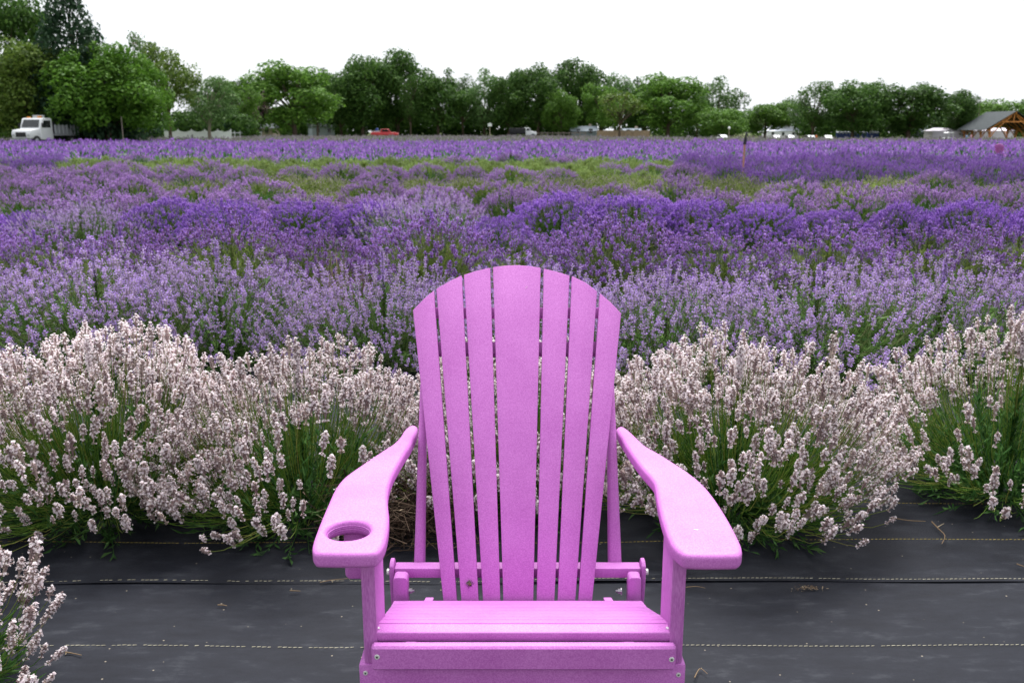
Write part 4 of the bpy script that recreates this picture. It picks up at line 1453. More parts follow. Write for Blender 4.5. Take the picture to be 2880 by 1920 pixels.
# nearer trees at the left
proto('near_big', 't_dark', seed=301, n=20000, leaf=.0135, nl=44, low=-.05, airy=.3, lobe=(.2, .34))
proto('near_olive', 't_olive', seed=302, n=17000, leaf=.0145, nl=40, low=-.06, airy=.25, lobe=(.2, .36), droop=.25)
proto('near_bright', 't_bright', seed=303, n=20000, leaf=.0140, nl=64, low=-.04, airy=.5, lobe=(.10, .30), droop=.30)
proto('near_conifer', 't_blue', seed=304, n=18000, leaf=.0165, nl=60, low=.02, shape='cone', airy=.0)
proto('near_mid', 't_olive', seed=305, n=9000, leaf=.0150, nl=30, low=.20, airy=.6, lobe=(.18, .32), twigs=True)
proto('near_wispy', 't_light', bark='bark_pale', seed=306, n=3000, leaf=.0140, nl=26, low=.25, airy=.9, lobe=(.14, .26), twigs=True)
proto('near_willow', 't_light', bark='bark_pale', seed=307, n=9000, leaf=.0140, nl=30, low=.15, airy=.55, lobe=(.18, .32), droop=.5, twigs=True)
proto('near_low', 't_blue', seed=308, n=6000, leaf=.020, nl=22, low=.05, airy=.3)
proto('bare', 't_plum', bark='bark_pale', seed=309, n=350, leaf=.02, nl=22, low=.2, airy=.9, lobe=(.2, .3), twigs=True)


def tree(cx, w, top, Y, key, label, group=None, name='tree', base=None):
    p = at_y(cx, top, Y)
    gz = ground_z(p.x, Y) - .05
    h = (p.z - gz) * 1.05
    dia = w * S / FOC * Y * 1.34
    root = empty(name, (p.x, Y, gz), random.Random(int(cx * 7 + top)).uniform(0, 6.28))
    root.scale = (dia, dia, h)
    tag(root, label, 'tree', group)
    cr, tr = PROTO[key]
    link_mesh('crown', cr, root); link_mesh('trunk', tr, root)
    return root


GL, GF = 'large trees at the left side of the field', 'tree line behind the road'
tree(-8, 200, -46, 104, 'near_big', 'huge dark tree filling the top left corner', GL)
tree(152, 185, -12, 90, 'near_conifer', 'dark pointed conifer at the left', GL, 'conifer_tree')
tree(40, 210, 84, 88, 'near_olive', 'olive-green broad tree behind the white truck cab', GL)
tree(226, 225, 84, 88, 'near_bright', 'bright green spreading tree right of the white truck', GL)
tree(318, 128, 128, 99, 'near_bright', 'smaller bright green tree at the right flank of the spreading tree', GL)
tree(300, 120, 72, 122, 'near_wispy', 'thin wispy tree top rising between conifer and round tree', GL)
tree(374, 122, 106, 112, 'near_mid', 'round brownish-green tree on a bare dark trunk', GL)
tree(304, 112, 262, 104, 'near_low', 'low dark blue-green tree in front of the white fence', GL)
tree(472, 128, 168, 118, 'near_willow', 'pale willowy tree with slanting trunk before the white fence', GL)
tree(528, 96, 172, 165, 'mid0', 'rounded mid-green tree behind the pale willowy tree', GL)
tree(575, 96, 178, 195, 'dark0', 'dark tree with grey bare branches left of the bright round tree', GF)
tree(580, 70, 205, 172, 'bare', 'grey nearly bare tree left of the bright round tree', GF)
tree(521, 16, 262, 150, 'near_low', 'small plum-dark shrub tree by the end of the white fence', GF)
tree(668, 172, 143, 188, 'mid1', 'broad bright green tree left of the red pickup', GF)
tree(722, 78, 147, 225, 'dark1', 'dark tree peeping out behind the broad bright green tree', GF)
tree(778, 96, 160, 236, 'dark2', 'dark tree on the left shoulder of the tallest group', GF)
tree(826, 130, 125, 232, 'dark3', 'tall dark tree above and left of the red pickup', GF)
tree(908, 124, 112, 238, 'dark0', 'tallest dark tree of the tree line, right above the pickup', GF)
tree(940, 60, 165, 228, 'airy0', 'slender see-through tree right of the tallest tree', GF)
tree(1004, 112, 146, 234, 'dark1', 'dark tree between the pickup and the dump truck', GF)
tree(1062, 70, 166, 242, 'airy1', 'see-through dark tree left of the dump truck', GF)
tree(1112, 92, 153, 240, 'light0', 'paler lacy tree above the post left of the dump truck', GF)
tree(1168, 84, 158, 236, 'dark2', 'dark tree right behind the dump truck', GF)
tree(1238, 118, 146, 230, 'dark3', 'dark green tree right of the dump truck cab', GF)
tree(1322, 112, 132, 238, 'dark0', 'tall dark tree with pointed tufts right of the dump truck', GF)
tree(1290, 70, 200, 222, 'mid2', 'lower mid-green tree in front of the tufted dark tree', GF)
tree(1383, 90, 186, 226, 'mid0', 'mid-green tree at the left end of the tan fence', GF)
tree(1416, 84, 170, 258, 'light1', 'pale green tree behind the olive fork-stemmed tree', GF)
tree(1426, 100, 212, 196, 'olive_far', 'small olive-yellow tree with forked bare stems before the tan fence', GF)
tree(1484, 96, 168, 244, 'dark1', 'dark round tree behind the tan fence', GF)
tree(1540, 150, 170, 226, 'mid1', 'wide mid-green tree at the right end of the tan fence', GF)
tree(1606, 50, 190, 244, 'airy1', 'narrow grey-green tree between the wide tree and the pale tree', GF)
tree(1654, 108, 172, 236, 'light0', 'tall pale green tree right of the middle', GF)
tree(1662, 104, 242, 216, 'mid2', 'low rounded green tree at the foot of the pale tree', GF)
tree(1762, 112, 232, 262, 'mid0', 'low green tree beyond the wooden stake', GF)
tree(1818, 66, 226, 300, 'light1', 'distant pale tree left of the right-hand dark clump', GF)
tree(1876, 98, 180, 244, 'airy0', 'see-through dark tree at the left end of the right-hand clump', GF)
tree(1968, 128, 180, 236, 'dark2', 'dense dark tree behind the blue cabins', GF)
tree(2012, 58, 176, 252, 'airy1', 'small tuft of a tree top between the two dense trees', GF)
tree(2098, 156, 189, 238, 'dark3', 'broad dense dark tree right of the blue cabins', GF)
tree(2208, 76, 205, 244, 'dark0', 'smaller dark tree at the right end of the dense clump', GF)
tree(2318, 150, 221, 330, 'mid2', 'distant tree behind the pavilion roof', GF)


def mass(name, label, x0, x1, ytop, Y, n, rad, leaf, mat, seed, jy=6):
    """a run of shrubs or far trees that reads as one mass"""
    rng = np.random.default_rng(seed)
    X0, X1 = at_y(x0, 300, Y).x, at_y(x1, 300, Y).x
    k = int((X1 - X0) / (rad * .8)) + 1
    cx = np.linspace(X0, X1, k) + rng.normal(0, rad * .2, k)
    cyv = Y + rng.uniform(-jy, jy, k)
    ht = np.array([at_y(x0, ytop, Y).z] * k) * rng.uniform(.72, 1.06, k)
    cc, uu = [], []
    for i in range(k):
        gz = ground_z(cx[i], cyv[i])
        m_ = n // k
        u = norm(rng.normal(0, 1, (m_, 3)) + [0, 0, .3])
        r = rng.uniform(.75, 1.05, (m_, 1))
        c = u * r * np.array([rad, rad * .7, (ht[i] - gz) * .55]) + [cx[i], cyv[i], gz + (ht[i] - gz) * .46]
        c[:, 2] = np.maximum(c[:, 2], gz)
        cc.append(c); uu.append(u)
    c = np.concatenate(cc); u = np.concatenate(uu)
    V, T = leaf_cards(c, u + rng.normal(0, .5, c.shape), leaf, rng)
    o = link_mesh(name, np_mesh(name, V, T, None, [M[mat]]))
    tag(o, label, 'undergrowth', kind='stuff')


mass('undergrowth', 'dark undergrowth beneath the middle of the tree line', 545, 1345, 240, 252, 28000, 5.0, .50, 't_dark', 401)
mass('undergrowth', 'dark undergrowth beneath the wide tree right of the tan fence', 1440, 1640, 262, 256, 5000, 3.6, .42, 't_dark', 402)
mass('undergrowth', 'shaded undergrowth beneath the right-hand clump of trees', 1850, 2250, 258, 256, 9500, 3.8, .42, 't_dark', 403)
mass('undergrowth', 'shaded hedge behind the white truck and under the left trees', -60, 370, 262, 132, 12000, 3.0, .26, 't_dark', 404)
mass('undergrowth', 'dark shrubs behind the white vinyl fence', 330, 570, 258, 156, 7000, 3.0, .3, 't_dark', 407)
mass('distant_woods', 'distant woods closing the gap right of the pale tree', 1560, 2352, 252, 420, 9000, 9, .9, 't_mid', 405, 25)
mass('distant_woods', 'distant woods behind the left end of the tree line', 420, 760, 250, 330, 6000, 6, .7, 't_dark', 406, 15)

# ------------------------------------------------------------------ road, vehicles, buildings
M['asphalt'] = plain('asphalt', (.05, .05, .052), .9, 0, .2, .2, .8)
M['white_paint'] = plain('white_paint', (.66, .67, .68), .4, 0, .5, .05, 1.5)
M['red_paint'] = plain('red_paint', (.52, .03, .035), .35, 0, .5, .08, 1.5)
M['dark_glass'] = plain('dark_glass', (.015, .018, .02), .12, 0, .6, .1, 1)
M['tyre'] = plain('tyre', (.018, .018, .018), .85)
M['grey_metal'] = plain('grey_metal', (.30, .31, .33), .5, .4, .5, .15, 1.2)
M['silver'] = plain('silver_paint', (.42, .44, .46), .35, .3, .5, .05)
M['amber'] = plain('amber_lens', (.65, .22, .02), .3)
M['vinyl'] = plain('white_vinyl', (.80, .81, .83), .5, 0, .4, .05)
M['tan'] = plain('tan_boards', (.30, .22, .15), .85, 0, .2, .2, 2)
M['timber'] = plain('orange_timber', (.55, .22, .06), .6, 0, .3, .25, 2)
M['shingle'] = plain('grey_shingle', (.05, .058, .062), .9, 0, .2, .2, 2)
M['blue_plastic'] = plain('blue_plastic', (.03, .06, .26), .5, 0, .4, .1)
M['roof_white'] = plain('white_plastic_roof', (.55, .58, .66), .5)
M['canvas'] = plain('white_canvas', (.60, .56, .63), .8, 0, .2, .08, .6)
M['siding'] = plain('pale_siding', (.26, .30, .32), .8, 0, .2, .08, 1)
M['dim_siding'] = plain('dim_blue_siding', (.13, .16, .17), .8)
M['beige'] = plain('beige_siding', (.36, .30, .24), .8, 0, .2, .1, 1)
M['roof_blue'] = plain('blue_grey_roof', (.19, .22, .25), .85, 0, .2, .15, 1)
M['orange'] = plain('orange_plastic', (.60, .12, .02), .5)
M['weathered'] = plain('weathered_wood', (.20, .17, .15), .9, 0, .1, .2, 3)

xs = np.linspace(-230, 240, 80)
V = np.array([[x, y, ground_z(x, y) - .03 + .02] for x in xs for y in (182.0, 186.5, 191.0)])
ii = np.arange(len(xs) * 3).reshape(len(xs), 3)
Q = np.stack([ii[:-1, :-1], ii[1:, :-1], ii[1:, 1:], ii[:-1, 1:]], -1).reshape(-1, 4)
o = link_mesh('road', np_mesh('road', V, Q, None, [M['asphalt']], True)); tag(o, 'grey asphalt road beyond the end of the lavender field', kind='structure')


def vroot(name, cx, Y, yaw, label, cat, group=None):
    p = at_y(cx, 300, Y)
    r_ = empty(name, (p.x, Y, ground_z(p.x, Y) - .01), yaw)
    tag(r_, label, cat, group)
    return r_


def extr(name, prof, y0, y1, mat, parent, bevel=.04, seg=2):
    bm = bmesh.new(); add_slab(bm, [(x, y0, z) for x, z in prof], (0, y1 - y0, 0))
    return bm_obj(name, bm, mat, parent, None, bevel, seg, ang=25)


def boxp(name, b, mat, parent, bevel=.02):
    bm = bmesh.new(); add_box(bm, *b)
    return bm_obj(name, bm, mat, parent, None, bevel, 1)


def wheels(root, xs_, yw, rad, wd=.24):
    for x in xs_:
        for sy in (-1, 1):
            bm = bmesh.new(); add_cyl(bm, (x, sy * yw - wd / 2, rad), (x, sy * yw + wd / 2, rad), rad, n=18)
            w_ = bm_obj('wheel', bm, M['tyre'], root, None, .03, 2)
            bm = bmesh.new(); add_cyl(bm, (x, sy * (yw + wd / 2) - .01, rad), (x, sy * (yw + wd / 2) + .012, rad), rad * .58, rad * .5, n=14)
            bm_obj('rim', bm, M['grey_metal'], w_)


# white truck at the left
t = vroot('truck', 114, 84, math.radians(-103), 'white work truck with amber roof lights parked under the left trees', 'truck')
extr('hood', [(2.35, .7), (3.55, .7), (3.62, 1.1), (3.5, 1.45), (2.4, 1.58)], -1.0, 1.0, M['white_paint'], t, .10)
cab = extr('cab', [(.85, .6), (2.42, .6), (2.42, 1.58), (2.05, 2.42), (1.9, 2.50), (.95, 2.50), (.85, 2.4)], -1.08, 1.08, M['white_paint'], t, .09, 3)
bm = bmesh.new(); add_slab(bm, [(2.405, -.88, 1.68), (2.405, .88, 1.68), (2.10, .80, 2.33), (2.10, -.80, 2.33)], (.03, 0, .012)); bm_obj('windshield', bm, M['dark_glass'], cab)
for sy in (-1, 1):
    bm = bmesh.new(); add_slab(bm, [(1.12, sy * 1.083, 1.66), (2.15, sy * 1.083, 1.66), (1.92, sy * 1.083, 2.28), (1.12, sy * 1.083, 2.28)], (0, sy * .01, 0)); bm_obj('side_window', bm, M['dark_glass'], cab)
    boxp('mirror', (2.2, 2.3, sy * 1.2 - .08, sy * 1.2 + .08, 1.7, 2.05), M['black'], cab)
    boxp('headlight', (3.60, 3.64, sy * .78 - .13, sy * .78 + .13, .95, 1.12), M['silver'], t)
boxp('grille', (3.56, 3.64, -.52, .52, .85, 1.25), M['black'], t)
boxp('bumper', (3.55, 3.75, -1.05, 1.05, .45, .68), M['grey_metal'], t)
boxp('roof_light', (1.6, 1.8, -.75, -.45, 2.50, 2.62), M['amber'], t)
boxp('roof_light', (1.6, 1.8, .35, .65, 2.50, 2.66), M['amber'], t)
boxp('roof_bar', (1.35, 1.55, -.35, .75, 2.50, 2.74), M['silver'], t)
bed = boxp('bed', (-2.5, .7, -1.12, 1.12, .95, 1.12), M['grey_metal'], t)
for sy in (-1, 1):
    for k in range(7):
        x = -2.45 + k * .5
        boxp('stake', (x, x + .08, sy * 1.12 - .03, sy * 1.12 + .03, 1.12, 1.95), M['silver'], bed)
    boxp('side_panel', (-2.48, .68, sy * 1.07 - .02, sy * 1.07 + .02, 1.13, 1.88), M['grey_metal'], bed)
boxp('tail_panel', (-2.48, -2.4, -1.05, 1.05, 1.13, 1.88), M['grey_metal'], bed)
boxp('head_panel', (.55, .7, -1.05, 1.05, 1.13, 2.2), M['black'], bed)
wheels(t, (-1.6, 2.9), .92, .48)
c_ = vroot('traffic_cone', 41, 83, 0, 'orange marker cone beside the white truck', 'cone')
bm = bmesh.new(); add_cyl(bm, (0, 0, .02), (0, 0, 1.1), .22, .05, 14); add_box(bm, -.3, .3, -.3, .3, 0, .05); bm_obj('body', bm, M['orange'], c_)
p = at_y(281, 300, 76)
bp_ = empty('bare_pole', (p.x, 76, -.03)); tag(bp_, 'thin bare wooden pole in front of the bright green left tree', 'pole')
bm = bmesh.new(); add_cyl(bm, (0, 0, 0), (.02, 0, 2.55), .045, .03, 8); bm_obj('shaft', bm, M['weathered'], bp_)

# red pickup
t = vroot('pickup_truck', 884, 186, 0.0, 'red pickup truck with a blue load driving along the far road', 'pickup')
extr('body', [(-2.7, .55), (2.6, .55), (2.72, .75), (2.65, 1.05), (1.35, 1.15), (.8, 1.18), (-2.72, 1.18), (-2.75, .8)], -.95, .95, M['red_paint'], t, .06)
cab = extr('cab', [(-.75, 1.17), (1.35, 1.17), (.72, 1.80), (-.5, 1.82), (-.72, 1.7)], -.85, .85, M['red_paint'], t, .06)
for sy in (-1, 1):
    bm = bmesh.new(); add_slab(bm, [(-.55, sy * .853, 1.24), (1.15, sy * .853, 1.24), (.68, sy * .853, 1.70), (-.48, sy * .853, 1.72)], (0, sy * .008, 0)); bm_obj('side_window', bm, M['dark_glass'], cab)
    boxp('headlight', (2.64, 2.72, sy * .7 - .14, sy * .7 + .14, .82, 1.0), M['silver'], t)
bm = bmesh.new(); add_slab(bm, [(1.33, -.72, 1.22), (1.33, .72, 1.22), (.78, .68, 1.72), (.78, -.68, 1.72)], (.02, 0, .01)); bm_obj('windshield', bm, M['dark_glass'], cab)
wheels(t, (-1.75, 1.75), .82, .38)
ld = empty('bed_load', (t.location.x - 1.5, 186, t.location.z + 1.17)); tag(ld, 'blue drum lying on grey boxes in the red pickup bed', 'load')
boxp('box', (-1.0, .5, -.6, .6, .0, .28), M['grey_metal'], ld)
bm = bmesh.new(); add_cyl(bm, (-.1, -.4, .52), (-.1, .4, .52), .26, n=16); bm_obj('drum', bm, M['blue_plastic'], ld, None, .03, 1)

# small dump truck
t = vroot('dump_truck', 1201, 188, 0.0, 'small dump truck with black bed and white cab on the far road', 'truck')
extr('hood', [(1.6, .6), (2.75, .6), (2.85, .9), (2.72, 1.25), (1.65, 1.42)], -.9, .9, M['white_paint'], t, .08)
cab = extr('cab', [(.55, .55), (1.66, .55), (1.66, 1.42), (1.35, 2.02), (.62, 2.06), (.55, 1.95)], -.95, .95, M['white_paint'], t, .07)
for sy in (-1, 1):
    bm = bmesh.new(); add_slab(bm, [(.72, sy * .953, 1.46), (1.50, sy * .953, 1.46), (1.28, sy * .953, 1.92), (.72, sy * .953, 1.92)], (0, sy * .008, 0)); bm_obj('side_window', bm, M['dark_glass'], cab)
extr('dump_bed', [(-2.75, .85), (.45, .85), (.45, 1.98), (.2, 2.02), (-2.85, 1.98)], -1.05, 1.05, M['black'], t, .03)
for k in range(5):
    boxp('bed_rib', (-2.6 + k * .68, -2.52 + k * .68, -1.10, -1.05, .86, 1.9), M['tyre'], t)
boxp('chassis', (-2.7, 2.7, -.4, .4, .45, .62), M['black'], t)
wheels(t, (-1.7, 2.05), .85, .42)

# parked cars
def car(cx, Y, yaw, mat, label):
    r_ = vroot('parked_car', cx, Y, yaw, label, 'car', 'cars parked beyond the field')
    extr('body', [(-2.2, .35), (2.2, .35), (2.28, .6), (2.15, .82), (1.1, .95), (-1.6, .98), (-2.25, .9)], -.88, .88, mat, r_, .07)
    c2 = extr('cabin', [(-1.75, .96), (1.05, .95), (.35, 1.42), (-.95, 1.45)], -.74, .74, mat, r_, .08)
    for sy in (-1, 1):
        bm = bmesh.new(); add_slab(bm, [(-1.45, sy * .743, 1.0), (.85, sy * .743, 1.0), (.30, sy * .743, 1.36), (-.9, sy * .743, 1.38)], (0, sy * .008, 0)); bm_obj('side_window', bm, M['dark_glass'], c2)
    bm = bmesh.new(); add_slab(bm, [(1.03, -.64, .99), (1.03, .64, .99), (.42, .6, 1.38), (.42, -.6, 1.38)], (.015, 0, .01)); bm_obj('windshield', bm, M['dark_glass'], c2)
    wheels(r_, (-1.35, 1.4), .78, .32, .2)


car(1658, 205, math.radians(100), M['white_paint'], 'white parked car left of the lamp post on the right half')
car(1783, 206, math.radians(85), M['white_paint'], 'white parked car just right of the wooden stake')
car(1860, 206, math.radians(95), M['silver'], 'silver parked car left of the blue cabins, second from the stake')
car(1902, 204, math.radians(80), M['white_paint'], 'white parked car directly left of the blue cabins')
car(1815, 208, math.radians(92), M['silver'], 'dark silver parked car between the two white ones near the stake')
# white cart by the pavilion
t = vroot('golf_cart', 2180, 205, math.radians(-150), 'white cart with rounded canopy standing left of the pavilion', 'cart')
extr('body', [(-1.2, .3), (1.2, .3), (1.25, .8), (.8, .95), (.3, .5), (-.3, .5), (-.4, .9), (-1.2, .9)], -.6, .6, M['white_paint'], t, .06)
for x in (-.9, .75):
    for y in (-.52, .52):
        bm = bmesh.new(); add_cyl(bm, (x, y, .85), (x * .9, y, 2.0), .03, n=8); bm_obj('canopy_post', bm, M['white_paint'], t)
extr('canopy', [(-1.15, 1.98), (-.9, 2.12), (.8, 2.12), (1.05, 1.98)], -.65, .65, M['white_paint'], t, .03)
boxp('seat', (-.4, .1, -.5, .5, .51, .62), M['black'], t)
wheels(t, (-.8, .8), .55, .25, .18)

# blue cabins
def cabin(cx, Y, label):
    r_ = vroot('portable_toilet', cx, Y, 0, label, 'portable toilet', 'blue portable toilets below the right-hand trees')
    boxp('body', (-.52, .52, -.55, .55, 0, 2.05), M['blue_plastic'], r_, .03)
    bm = bmesh.new(); add_slab(bm, [(-.56, -.6, 2.05), (.56, -.6, 2.05), (.45, -.6, 2.2), (0, -.6, 2.27), (-.45, -.6, 2.2)], (0, 1.2, 0)); bm_obj('roof', bm, M['roof_white'], r_, None, .02, 1)
    boxp('door', (-.36, .36, -.575, -.552, .1, 1.9), M['blue_plastic'], r_, .01)
    boxp('vent', (-.3, .3, -.59, -.578, 1.72, 1.85), M['roof_white'], r_, .005)


for k in range(8):
    cabin(1927 + k * 8.0, 246, 'blue portable toilet with white roof, %s from the left of the long row' % ORD[k])
for k in range(3):
    cabin(1997 + k * 8.2, 246, 'blue portable toilet, %s from the left of the short group of three' % ORD[k])

# pavilion
pv = empty('pavilion', (123.5, 231.7, -1.05)); tag(pv, 'open timber pavilion with grey shingle roof and orange posts at the right edge', 'pavilion')
EZ, RZ, HW, HL = 3.0, 7.3, 6.9, 7.2
rf = None
for sx in (-1, 1):
    bm = bmesh.new()
    add_slab(bm, [(0, -HL, RZ), (0, HL, RZ), (sx * (HW + .35), HL, EZ - .2), (sx * (HW + .35), -HL, EZ - .2)], Vector((sx * .08, 0, -.16)))
    bm_obj('roof', bm, M['shingle'], pv, None, .02, 1)
for y in (-6.3, -2.1, 2.1, 6.3):
    for sx in (-1, 1):
        boxp('post', (sx * 5.6 - .16, sx * 5.6 + .16, y - .16, y + .16, 0, EZ - .15), M['timber'], pv, .02)
        for dy in (-1, 1):      # knee braces along the eave
            P = np.array([[sx * 5.6, y + dy * .17, 1.5], [sx * 5.6, y + dy * .7, 2.15], [sx * 5.6, y + dy * 1.5, EZ - .45]])[None]
            v, tq = tubes(P, np.full((1, 3), .14), 4)
            link_mesh('knee_brace', np_mesh('knee_brace', v, tq, None, [M['timber']]), pv)
        # rafters and curved braces of the truss
        P = np.array([[sx * 6.1, y, EZ - .42], [sx * 3.05, y, (EZ + RZ) / 2 - .42], [0, y, RZ - .42]])[None]
        v, tq = tubes(P, np.full((1, 3), .20), 4); link_mesh('rafter', np_mesh('rafter', v, tq, None, [M['timber']]), pv)
        P = np.array([[sx * 5.5, y, .7], [sx * 4.6, y, 2.2], [sx * 3.0, y, 3.9], [sx * .6, y, 6.0]])[None]
        v, tq = tubes(P, np.full((1, 4), .17), 4); link_mesh('curved_brace', np_mesh('curved_brace', v, tq, None, [M['timber']]), pv)
    boxp('collar_beam', (-3.1, 3.1, y - .12, y + .12, 4.55, 4.85), M['timber'], pv, .02)
    boxp('king_post', (-.12, .12, y - .125, y + .125, 4.852, 6.7), M['timber'], pv, .02)
for sx in (-1, 1):
    boxp('eave_beam', (sx * 5.6 - .14, sx * 5.6 + .14, -HL + .2, HL - .2, EZ - .14, EZ + .14), M['timber'], pv, .02)
boxp('ridge_beam', (-.12, .12, -HL + .1, HL - .1, RZ - .62, RZ - .25), M['timber'], pv, .02)
for k, (X, Y, w_, lab) in enumerate(((116.2, 245, 9, 'white market tent standing behind the left side of the pavilion'), (129, 248, 12, 'pale lilac-white market tent seen through the pavilion'))):
    tn = empty('market_tent', (X, Y, -1.05)); tag(tn, lab, 'tent', 'white tents behind the pavilion')
    bm = bmesh.new(); add_box(bm, -w_ / 2, w_ / 2, -2.5, 2.5, .05, 2.5); bm_obj('wall', bm, M['canvas'], tn, None, .05, 1)
    bm = bmesh.new(); add_slab(bm, [(-w_ / 2 - .2, -2.7, 2.5), (-w_ / 2 - .2, 2.7, 2.5), (-w_ / 2 + 1, 0, 3.5)], (.01, 0, 0))
    bm.free()
    bm = bmesh.new()
    q = [bm.verts.new(c) for c in ((-w_ / 2 - .2, -2.7, 2.502), (w_ / 2 + .2, -2.7, 2.502), (w_ / 2 + .2, 2.7, 2.502), (-w_ / 2 - .2, 2.7, 2.502), (-w_ / 2 + 1.5, 0, 3.3), (w_ / 2 - 1.5, 0, 3.3))]
    for f in ((0, 1, 5, 4), (1, 2, 5), (2, 3, 4, 5), (3, 0, 4), (3, 2, 1, 0)):
        bm.faces.new([q[i] for i in f])
    bm_obj('canopy', bm, M['canvas'], tn, None, .03, 1)

# houses beyond the trees
def house(cx, Y, w_, d_, hw, hr, wall, roof, label, yaw=0):
    r_ = vroot('house', cx, Y, yaw, label, 'house', 'houses half hidden behind the trees')
    boxp('wall', (-w_ / 2, w_ / 2, -d_ / 2, d_ / 2, 0, hw), wall, r_, .02)
    bm = bmesh.new()
    e = .35
    q = [bm.verts.new(c) for c in ((-w_ / 2 - e, -d_ / 2 - e, hw), (w_ / 2 + e, -d_ / 2 - e, hw), (w_ / 2 + e, d_ / 2 + e, hw), (-w_ / 2 - e, d_ / 2 + e, hw), (-w_ / 2 - e, 0, hw + hr), (w_ / 2 + e, 0, hw + hr))]
    for f in ((0, 1, 5, 4), (2, 3, 4, 5), (1, 2, 5), (3, 0, 4), (3, 2, 1, 0)):
        bm.faces.new([q[i] for i in f])
    rf = bm_obj('roof', bm, roof, r_)
    boxp('chimney', (w_ * .22, w_ * .22 + .6, .3, .9, hw + hr * .3, hw + hr + .5), M['beige'], rf)
    n_ = max(2, int(w_ / 3))
    for i in range(n_):
        x = -w_ / 2 + (i + .5) * w_ / n_
        wi = boxp('window', (x - .5, x + .5, -d_ / 2 - .06, -d_ / 2 - .003, 1.0, 2.2), wall, r_, .01)
        boxp('pane', (x - .4, x + .4, -d_ / 2 - .07, -d_ / 2 - .061, 1.1, 2.1), M['dark_glass'], wi, 0)
    return r_


house(1340, 222, 6.0, 6, 1.6, 1.2, M['dim_siding'], M['roof_blue'], 'pale house with blue-grey roof behind the left end of the tan fence')
house(1451, 208, 3.6, 3, 1.5, .9, M['siding'], M['roof_blue'], 'small shed with pale hipped roof behind the tan fence')
house(607, 205, 5.4, 6, 2.0, 1.0, M['beige'], M['shingle'], 'beige house low under the bright round tree')
house(738, 246, 6, 6, 2.6, 2.0, M['siding'], M['shingle'], 'grey shed in the shade left of the red pickup', .4)
house(1622, 262, 8, 7, 2.6, 2.4, M['vinyl'], M['roof_white'], 'white house glimpsed right of the wide tree')
house(1792, 300, 10, 7, 2.4, 1.6, M['vinyl'], M['roof_white'], 'white low house far behind the parked cars')
house(2126, 262, 7, 6, 2.2, 1.6, M['siding'], M['roof_blue'], 'pale house between the two dense right-hand trees')

# fences
def fence(x0, x1, Y0, Y1, h, n, mat, label, name, solid=True, rails=2, cat='fence', dip=0.0):
    a, b2 = at_y(x0, 300, Y0), at_y(x1, 300, Y1)
    r_ = empty(name, (a.x, Y0, ground_z(a.x, Y0) - .02)); tag(r_, label, cat)
    dvec = Vector((b2.x - a.x, Y1 - Y0, 0)); L = dvec.length
    r_.rotation_euler = (0, 0, math.atan2(dvec.y, dvec.x))
    st = L / n
    for i in range(n + 1):
        boxp('post', (i * st - .07, i * st + .07, -.07, .07, 0, h + .12), mat, r_, .01)
    for i in range(n):
        if solid:
            k = 8
            top = [(i * st + .075 + (st - .15) * j / k, h - dip * math.sin(math.pi * j / k)) for j in range(k + 1)]
            bm = bmesh.new(); add_slab(bm, [(x, -.02, z) for x, z in top] + [(i * st + st - .075, -.02, .08), (i * st + .075, -.02, .08)], (0, .04, 0)); bm_obj('panel', bm, mat, r_)
            boxp('rail', (i * st + .075, i * st + st - .075, -.045, -.022, h * .25, h * .25 + .1), mat, r_, 0)
        else:
            for q in range(rails):
                z = h * (q + .8) / rails
                boxp('rail', (i * st + .071, i * st + st - .071, -.035, .035, z - .07, z + .05), mat, r_, .01)


fence(378, 530, 121, 124, 1.5, 5, M['vinyl'], 'white vinyl privacy fence with dipped panel tops under the left trees', 'privacy_fence', True, 2, 'fence', .22)
fence(1372, 1492, 200, 198, 1.75, 6, M['tan'], 'tan board fence behind the olive fork-stemmed tree', 'board_fence', True)
fence(510, 600, 128, 178, 1.25, 8, M['silver'], 'pale split rail fence running away right of the white fence', 'rail_fence', False)
fence(1232, 1345, 193, 193, 1.15, 9, M['weathered'], 'low dark rail fence right of the dump truck', 'rail_fence', False)
fence(1640, 1850, 212, 212, 1.3, 14, M['weathered'], 'grey rail fence along the parked cars', 'rail_fence', False)

# posts and poles
def post(cx, ytop, Y, label, head, name='lamp_post'):
    p = at_y(cx, ytop, Y); gz = ground_z(p.x, Y) - .03
    r_ = empty(name, (p.x, Y, gz)); tag(r_, label, 'post')
    h = p.z - gz
    bm = bmesh.new(); add_cyl(bm, (0, 0, 0), (0, 0, h - .3), .08, .06, 8); bm_obj('shaft', bm, M['beige'], r_)
    if head == 'box':
        boxp('box', (-.38, .38, -.3, .3, h - .3, h + .15), M['vinyl'], r_, .04)
        bm = bmesh.new(); add_slab(bm, [(-.45, -.36, h + .151), (.45, -.36, h + .151), (0, -.36, h + .4)], (0, .72, 0)); bm_obj('roof', bm, M['vinyl'], r_)
    else:
        bm = bmesh.new(); bmesh.ops.create_uvsphere(bm, u_segments=12, v_segments=8, radius=.28); bmesh.ops.translate(bm, verts=bm.verts, vec=(0, 0, h - .05)); bm_obj('globe', bm, M['vinyl'], r_)


